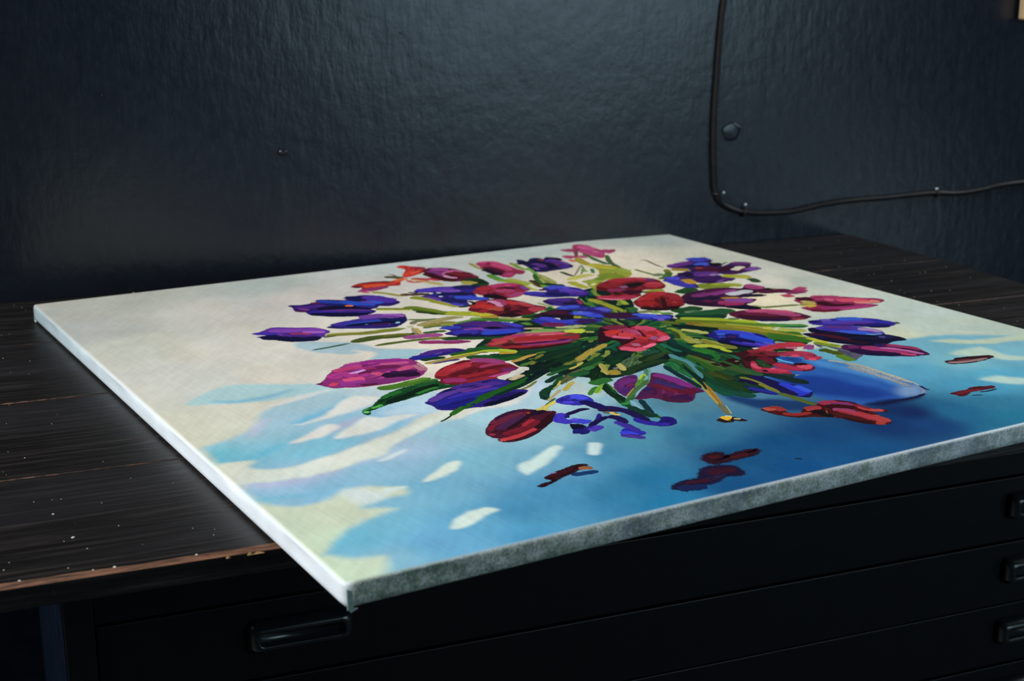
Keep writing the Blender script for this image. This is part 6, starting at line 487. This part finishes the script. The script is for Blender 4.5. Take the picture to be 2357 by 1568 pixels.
uu = np.linspace(PR, PW - PR, NU); vv = np.linspace(PR, PH - PR, NV); Ug, Vg = np.meshgrid(uu, vv); XG = np.stack([Ug.ravel(), Vg.ravel()], 1)
GC = ground(XG)
co = np.stack([XG[:, 0], -XG[:, 1], np.full(len(XG), PT)], 1)
idx = np.arange(NU * NV).reshape(NV, NU); fc = np.stack([idx[:-1, :-1], idx[1:, :-1], idx[1:, 1:], idx[:-1, 1:]], -1).reshape(-1, 4)
me = bpy.data.meshes.new('painted_ground'); me.vertices.add(len(co)); me.vertices.foreach_set('co', co.ravel()); me.loops.add(fc.size); me.loops.foreach_set('vertex_index', fc.ravel())
me.polygons.add(len(fc)); me.polygons.foreach_set('loop_start', np.arange(0, fc.size, 4)); me.polygons.foreach_set('loop_total', np.full(len(fc), 4)); me.update(); me.validate()
me.polygons.foreach_set('use_smooth', np.ones(len(fc), bool))
setcol(me, GC); link('painted_ground', me, root, [M_BG])['label'] = 'painted cream and blue ground of the picture'
# folded canvas round the stretcher: rounded rim, sides, turned under
def rim():
    prof = [(PR * math.sin(a), PT - PR * (1 - math.cos(a))) for a in np.linspace(0, math.pi / 2, 7)] + [(PR, PT * 0.6), (PR, PT * 0.35), (PR, 0.0034), (PR - 0.0008, 0.0022), (PR - 0.004, 0.0018), (PR - 0.0045, 0.0), (PR - 0.03, 0.0)]
    path = []; n = 150
    for k in range(4):
        for i in range(n):
            t = i / n
            path.append(((PR + (PW - 2 * PR) * t, PR) if k == 0 else (PW - PR, PR + (PH - 2 * PR) * t) if k == 1 else (PW - PR - (PW - 2 * PR) * t, PH - PR) if k == 2 else (PR, PH - PR - (PH - 2 * PR) * t), k, t))
    V, Fc, X, side, depth = [], [], [], [], []
    nrm = [(0, -1), (1, 0), (0, 1), (-1, 0)]
    for (p_, k, t) in path:
        if t == 0: a = np.array(nrm[k]) + np.array(nrm[k - 1]); a = a / np.linalg.norm(a) * 1.12
        else: a = np.array(nrm[k])
        wob = 0.00025 * math.sin(23 * t + k) + 0.00012 * math.sin(61 * t + 2 * k)
        for j, (o_, z) in enumerate(prof):
            q = np.array(p_) + a * (o_ + (wob if 5 < j < 9 else 0)); V.append((q[0], -q[1], z)); X.append((min(max(q[0], PR), PW - PR), min(max(q[1], PR), PH - PR))); side.append(k if t > 0 or j > 5 else k); depth.append(j)
    m = len(prof); N = len(path)
    for i in range(N):
        for j in range(m - 1): Fc.append((i * m + j, ((i + 1) % N) * m + j, ((i + 1) % N) * m + j + 1, i * m + j + 1))
    X = np.array(X); side = np.array(side); depth = np.array(depth); g = ground(X)
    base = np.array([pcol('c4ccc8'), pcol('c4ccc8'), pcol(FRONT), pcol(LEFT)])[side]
    u_ = X[:, 0] / PW; fr = np.outer(1 - u_, pcol(FRONT)) + np.outer(u_, pcol(FRONT_R)); base = np.where((side == 2)[:, None], fr, base); v_ = np.clip(X[:, 1] / PH * 1.6, 0, 1); lf = np.outer(1 - v_, pcol(LEFT_A)) + np.outer(v_, pcol(LEFT)); base = np.where((side == 3)[:, None], lf, base); pale_rim = (side == 2) * np.clip(1 - abs(depth - 3) / 2.0, 0, 1) * np.clip((u_ - 0.15) / 0.6, 0, 1) * 0.92  # front rim gets a paler colour, stronger towards the right
    bl = np.clip((depth - 1) / 4.0, 0, 1)[:, None]; cols = pale_rim[:, None] * pcol('e8f4fa') + (1 - pale_rim[:, None]) * (g * (1 - bl) + base * bl * (1 + vnoise(X * np.array([1, 1]), 70, 21)[:, None] * 0.12))
    sp = np.where(side == 2, np.clip((depth - 2) / 3.0, 0, 1) * (1 - 0.35 * u_), np.where(side == 3, 0.0, 0.2))
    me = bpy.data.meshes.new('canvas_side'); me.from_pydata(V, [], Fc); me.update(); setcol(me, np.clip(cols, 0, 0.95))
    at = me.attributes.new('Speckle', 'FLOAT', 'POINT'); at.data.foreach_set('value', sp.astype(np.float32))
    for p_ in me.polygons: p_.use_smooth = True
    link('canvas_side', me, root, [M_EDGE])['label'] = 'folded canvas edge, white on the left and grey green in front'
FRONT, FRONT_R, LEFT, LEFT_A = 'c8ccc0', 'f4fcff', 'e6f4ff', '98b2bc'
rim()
def fold(pts3, colh, thick, name='corner_fold', spk=0.0):
    n = len(pts3); V = [tuple(p_) for p_ in pts3]; c = np.mean(np.array(pts3), 0); nv = np.cross(np.array(pts3[1]) - pts3[0], np.array(pts3[-1]) - pts3[0]); nv = nv / np.linalg.norm(nv)
    V += [tuple(np.array(p_) * 0.96 + c * 0.04 + nv * thick) for p_ in pts3]
    F_ = [tuple(range(n, 2 * n))] + [(i, (i + 1) % n, n + (i + 1) % n, n + i) for i in range(n)]
    me = bpy.data.meshes.new(name); me.from_pydata(V, [], F_); me.update(); setcol(me, np.tile(pcol(colh), (2 * n, 1)))
    at = me.attributes.new('Speckle', 'FLOAT', 'POINT'); at.data.foreach_set('value', np.full(2 * n, spk, np.float32))
    return link(name, me, root, [M_EDGE])
yF = -PH
fold([(0.0010, yF - 0.0003, 0.0140), (0.0012, yF - 0.0003, 0.0008), (0.0052, yF - 0.0003, 0.0004), (0.0042, yF - 0.0003, 0.0130)], '7f9a98', 0.0010, spk=0.4)
fold([(0.0020, yF - 0.0004, 0.0010), (0.0036, yF + 0.0010, -0.0014), (0.0066, yF + 0.0010, -0.0004), (0.0076, yF - 0.0004, 0.0010)], 'c8c0c4', 0.0006)
fold([(-0.0003, -0.0090, 0.0150), (-0.0003, -0.0095, 0.0006), (-0.0003, -0.0020, 0.0006), (-0.0003, -0.0030, 0.0150)], 'c4d4da', 0.0016)

# brush strokes: ragged ribbons of paint with their own colour from bristle to bristle
LZ = PT + 8e-6; DZ = 2.0e-6; LEVEL = np.zeros((170, 170), int)
def layer(cells):                                                     # one paint layer above whatever lies there already
    c = np.unique(cells.clip(0, 169), axis=0); m = LEVEL[c[:, 0], c[:, 1]].max() + 1; LEVEL[c[:, 0], c[:, 1]] = m
    return LZ + DZ * m
NB9 = np.array([[a, b] for a in (-1, 0, 1) for b in (-1, 0, 1)])
def path_cells(cen, wd):
    k = (np.vstack([cen[:-1] + (cen[1:] - cen[:-1]) * f for f in (0, 0.34, 0.67, 1)])[:, None, :] + NB9[None] * max(0.001, wd * 0.5)).reshape(-1, 2)
    return (k / 0.005).astype(int) + 2
def area_cells(Q_):
    lo, hi = Q_.min(0), Q_.max(0); gx, gy = np.meshgrid(np.arange(lo[0] - 0.005, hi[0] + 0.01, 0.0025), np.arange(lo[1] - 0.005, hi[1] + 0.01, 0.0025)); p_ = np.stack([gx.ravel(), gy.ravel()], 1)
    p_ = p_[sdist(p_, Q_[::2]) < 0.004]; return (p_ / 0.005).astype(int) + 2
def spline(P_, n):
    if len(P_) < 3: t = np.linspace(0, 1, n)[:, None]; return P_[0] * (1 - t) + P_[-1] * t
    Q_ = np.vstack([2 * P_[0] - P_[1], P_, 2 * P_[-1] - P_[-2]]); m = len(P_) - 1; out = []
    for s_ in np.linspace(0, m - 1e-6, n):
        i = int(s_); t = s_ - i; a, b, c, d = Q_[i], Q_[i + 1], Q_[i + 2], Q_[i + 3]
        out.append(0.5 * ((2 * b) + (c - a) * t + (2 * a - 5 * b + 4 * c - d) * t * t + (3 * b - a - 3 * c + d) * t ** 3))
    return np.array(out)
class Paint:
    soft_k, amax_k = 1.0, 1.0
    def __init__(s): s.V, s.F, s.C, s.A, s.n = [], [], [], [], 0
    def ribbon(s, col, wd, cen, soft, amax=1.0, lift=5e-5, jitter=0.10, zfix=None):
        z = layer(path_cells(cen, wd)) if zfix is None else zfix; n = len(cen)
        nb = 7 if wd > 0.006 else 5 if wd > 0.002 else 3
        tg = np.gradient(cen, axis=0); tg /= np.linalg.norm(tg, axis=1)[:, None] + 1e-12; nm = np.stack([-tg[:, 1], tg[:, 0]], 1)
        t = np.linspace(0, 1, n); wprof = np.clip(np.minimum((t / 0.15) ** 0.7 + 0.12, ((1 - t) / 0.20) ** 0.7 + 0.06), 0, 1)
        acro = np.concatenate([[-0.5 - soft / wd], np.linspace(-0.5, 0.5, nb), [0.5 + soft / wd]]); m = nb + 2
        base = s.n; jit = 1 + rng.normal(0, jitter, m); wav = rng.random(4) * 6.28; endfade = np.clip(np.minimum(t / 0.05, (1 - t) / 0.07), 0, 1)
        for k, a in enumerate(acro):
            out = k in (0, m - 1); edge = 1 + 0.08 * np.sin(t * 17 + wav[0] + k) + 0.06 * np.sin(t * 41 + wav[1] + 2 * k)
            pk = cen + nm * (a * wd * wprof * (edge if abs(a) >= 0.5 else 1))[:, None]
            hz = lift * max(0, 1 - (2 * a) ** 2) * min(1, wd / 0.006)
            s.z = z; s.C.append(np.clip(np.outer(jit[k] * (1 + 0.08 * np.sin(t * 9 + wav[2] + 1.7 * k)), col), 0, 0.95)); s.A.append(endfade * amax * (0 if out else 1))
            s.V.append(np.stack([pk[:, 0], -pk[:, 1], np.full(n, z + hz)], 1))
        g = base + np.arange(m * n).reshape(m, n); s.n += m * n
        s.F.extend(np.stack([g[:-1, :-1], g[1:, :-1], g[1:, 1:], g[:-1, 1:]], -1).reshape(-1, 4).tolist())
    def stroke(s, col, wd, P_):
        L_ = np.linalg.norm(np.diff(P_, axis=0), axis=1).sum(); n = max(10, min(26, int(L_ / 0.005) + 8)); cen = spline(P_, n)
        s.ribbon(col, wd, cen, min(0.0034, 0.30 * wd) * s.soft_k, s.amax_k); z0 = s.z
        t = np.linspace(0, 1, n); tg = np.gradient(cen, axis=0); tg /= np.linalg.norm(tg, axis=1)[:, None] + 1e-12; nm = np.stack([-tg[:, 1], tg[:, 0]], 1)
        for k in range(int(min(7, 2 + wd / 0.003))):                     # bristle marks in neighbouring tones
            a = rng.uniform(0.02, 0.5); b = min(0.97, a + rng.uniform(0.3, 0.6)); tt = np.linspace(a, b, 10); o_ = rng.uniform(-0.33, 0.33) * wd
            c = cen + nm * o_; cc = np.stack([np.interp(tt, t, c[:, 0]), np.interp(tt, t, c[:, 1])], 1)
            f = rng.uniform(0.62, 0.85) if rng.random() < 0.5 else rng.uniform(1.15, 1.5)
            s.ribbon(np.clip(col * f * (1 + rng.normal(0, 0.10, 3)) + (0.006 if f > 1 else 0), 0, 0.95), wd * rng.uniform(0.06, 0.16), cc, 0.0008, 0.85, 5e-5, zfix=z0 + DZ * (0.2 + 0.1 * k))
    def blob(s, col, P_):
        Q_ = closed_spline(P_, 4); n = len(Q_); base = s.n; s.n += 2 * n; z = layer(area_cells(Q_))
        tg = np.roll(Q_, -1, 0) - np.roll(Q_, 1, 0); tg /= np.linalg.norm(tg, axis=1)[:, None] + 1e-12; nm = np.stack([tg[:, 1], -tg[:, 0]], 1)
        area2 = (Q_[:, 0] * np.roll(Q_[:, 1], -1) - np.roll(Q_[:, 0], -1) * Q_[:, 1]).sum(); nm = nm if area2 > 0 else -nm
        so = min(0.0036, 0.14 * math.sqrt(abs(area2))) * s.soft_k
        for r_, al in ((-0.25 * so, 1.0), (0.75 * so, 0.0)):
            q = Q_ + nm * r_ + rng.normal(0, 0.0002, Q_.shape); s.V.append(np.stack([q[:, 0], -q[:, 1], np.full(n, z)], 1)); s.C.append(np.clip(np.outer(1 + rng.normal(0, 0.06, n), col), 0, 0.95)); s.A.append(np.full(n, al))
        for f in tessellate_polygon([[Vector((q[0], -q[1], 0)) for q in Q_]]): s.F.append(tuple(base + i for i in f))
        for i in range(n): k = (i + 1) % n; s.F.append((base + i, base + k, base + n + k, base + n + i))
        c0 = Q_.mean(0); ev, ax = np.linalg.eigh(np.cov((Q_ - c0).T)); d1, d2 = ax[:, 1], ax[:, 0]; l1 = ((Q_ - c0) @ d1); l2 = ((Q_ - c0) @ d2); e1 = l1.max() - l1.min(); e2 = l2.max() - l2.min()
        for k in range(44 if abs(area2) > 4e-4 else 14):                   # broken tone inside the patch, laid along its length
            ctr = c0 + d1 * rng.uniform(l1.min(), l1.max()) * 0.85 + d2 * rng.uniform(l2.min(), l2.max()) * 0.85; h = e1 * rng.uniform(0.08, 0.20); bend = d2 * e2 * rng.uniform(-0.05, 0.05)
            cc = spline(np.array([ctr - d1 * h, ctr + bend, ctr + d1 * h]), 9)
            if (sdist(cc[[0, 4, 8]], Q_) > -0.02 * e2).any(): continue
            f = rng.uniform(0.55, 0.85) if rng.random() < 0.5 else rng.uniform(1.15, 1.6)
            s.ribbon(np.clip(col * f * (1 + rng.normal(0, 0.12, 3)) + (0.005 if f > 1 else 0), 0, 0.95), e2 * rng.uniform(0.02, 0.06), cc, 0.0010, 0.8, 1e-5, zfix=z + DZ * rng.uniform(0.15, 0.85))
    def build(s, name, label):
        me = bpy.data.meshes.new(name); me.from_pydata(np.concatenate(s.V).tolist(), [], s.F); me.update()
        flip = [p_.index for p_ in me.polygons if p_.normal.z < 0]
        if flip:
            bm = bmesh.new(); bm.from_mesh(me); bm.faces.ensure_lookup_table(); bmesh.ops.reverse_faces(bm, faces=[bm.faces[i] for i in flip]); bm.to_mesh(me); bm.free()
        setcol(me, np.concatenate(s.C)); at = me.attributes.new('Cover', 'FLOAT', 'POINT'); at.data.foreach_set('value', np.concatenate(s.A).astype(np.float32))
        for p_ in me.polygons: p_.use_smooth = True
        o = link(name, me, root, [M_STROKE])
        if label: o['label'] = label
for name, label, items in PAINTED:
    pt = Paint()
    if name == 'painted_vase': pt.soft_k, pt.amax_k = 1.8, 0.62
    if label and 'deep blue foreground' in label: pt.soft_k, pt.amax_k = 2.6, 0.80
    for kind, colour, width, path in items:
        if kind == 'S': pt.stroke(scol(colour), width * 1e-4, pts(path))
        else: pt.blob(scol(colour), pts(path))
    if name == 'painted_foliage':                                    # loose blades radiating from the heart of the bouquet
        core = [closed_spline(pts(path), 4) for kind, colour, width, path in items]; hub = np.array([0.47, 0.40]); greens = [(20, 74, 48), (44, 106, 50), (12, 48, 44), (62, 104, 44), (28, 90, 70), (96, 120, 50), (10, 36, 36), (120, 140, 60), (34, 84, 40)]
        for k in range(420):
            a = rng.uniform(0, 6.283); d = np.array([math.cos(a), math.sin(a)]); r0 = rng.uniform(0.01, 0.15); r1 = r0 + rng.uniform(0.02, 0.05); sd = np.array([-d[1], d[0]]) * rng.uniform(-0.006, 0.006)
            P_ = np.array([hub + d * r0, hub + d * (r0 + r1) / 2 + sd, hub + d * r1])
            if not any((sdist(P_, c) < 0.001).all() for c in core): continue
            pt.ribbon(pcol(greens[rng.integers(len(greens))]) * rng.uniform(0.7, 1.2), rng.uniform(0.002, 0.006), spline(P_, 12), 0.001)
    pt.build(name, label)

# ------------------------------------------------------------------ cable on the wall
cable_pts = [(0.545, 0.52), (0.533, 0.40), (0.523, 0.313), (0.520, 0.281), (0.517, 0.222), (0.5155, 0.178), (0.516, 0.133), (0.519, 0.088), (0.522, 0.071), (0.530, 0.056), (0.547, 0.046), (0.570, 0.040), (0.607, 0.037), (0.641, 0.037), (0.682, 0.0425), (0.730, 0.046), (0.787, 0.0465), (0.845, 0.048), (0.874, 0.048), (0.912, 0.0455), (0.949, 0.048), (0.987, 0.053), (1.031, 0.055), (1.12, 0.058), (1.30, 0.060)]
cable = tag(empty('wall_cable', (0.52, WY, TZ + 0.07)), 'black cable running down and along the charcoal wall', 'cable')
def tube(name, P3, r, mat, parent, n=10):
    bm = bmesh.new(); P3 = [Vector(p_) for p_ in P3]; rings = []
    for i, p_ in enumerate(P3):
        t = (P3[min(i + 1, len(P3) - 1)] - P3[max(i - 1, 0)]).normalized(); a = Vector((0, 1, 0)); b = t.cross(a).normalized(); a = b.cross(t).normalized()
        rings.append([bm.verts.new(p_ + a * r * math.cos(2 * math.pi * k / n) + b * r * math.sin(2 * math.pi * k / n)) for k in range(n)])
    for A_, B_ in zip(rings, rings[1:]):
        for k in range(n): bm.faces.new((A_[k], A_[(k + 1) % n], B_[(k + 1) % n], B_[k]))
    bm.faces.new(rings[0]); bm.faces.new(rings[-1][::-1]); bmesh.ops.recalc_face_normals(bm, faces=list(bm.faces))
    return from_bm(name, bm, mat, parent, True)
sp_ = spline(np.array(cable_pts), 150); o0 = Vector(cable.location)
tube('cable_sheath', [Vector((x, WY - 0.0056, TZ + z)) - o0 for x, z in sp_], 0.0034, M_CABLE, cable)
for x, z, nx, nz in ((0.5245, 0.068, 0.534, 0.0685), (0.5655, 0.041, 0.568, 0.0505), (0.8745, 0.048, 0.875, 0.0535)):
    d = Vector((x - nx, 0, z - nz)).normalized(); P_ = []
    for i in range(9):
        a = math.pi * i / 8; P_.append(Vector((x, WY - 0.0015, TZ + z)) + d * (0.0050 * math.cos(a)) * -1 + Vector((0, -0.0085 * math.sin(a), 0)) - o0)
    cl = tube('cable_clip', P_, 0.0016, M_CABLE, cable, 8)
    bm = bmesh.new(); bmesh.ops.create_uvsphere(bm, u_segments=14, v_segments=8, radius=1)
    for v in bm.verts: v.co = Vector((nx + v.co.x * 0.0021, WY - 0.0045 + v.co.y * 0.0016, TZ + nz + v.co.z * 0.0021)) - o0
    nl = from_bm('clip_nail', bm, M_STEEL, cl, True); nl['label'] = 'shiny nail head'
# ------------------------------------------------------------------ pale wooden batten, only its lower corner in view
bat = tag(empty('wooden_batten', (1.011, WY - 0.02, TZ + 0.283)), 'pale pine batten hanging on the wall at the top right corner', 'batten')
from_bm('board', box_bm(-0.0245, 0.0245, -0.012, 0.012, 0.0, 0.55, 0.0022, 2), M_PINE, bat)
bm = bmesh.new(); bmesh.ops.create_uvsphere(bm, u_segments=12, v_segments=6, radius=1)
for v in bm.verts: v.co = Vector((-0.017 + v.co.x * 0.005, -0.0119 + v.co.y * 0.0006, 0.026 + v.co.z * 0.008))
from_bm('wood_knot', bm, M_OCHRE, bat, True)
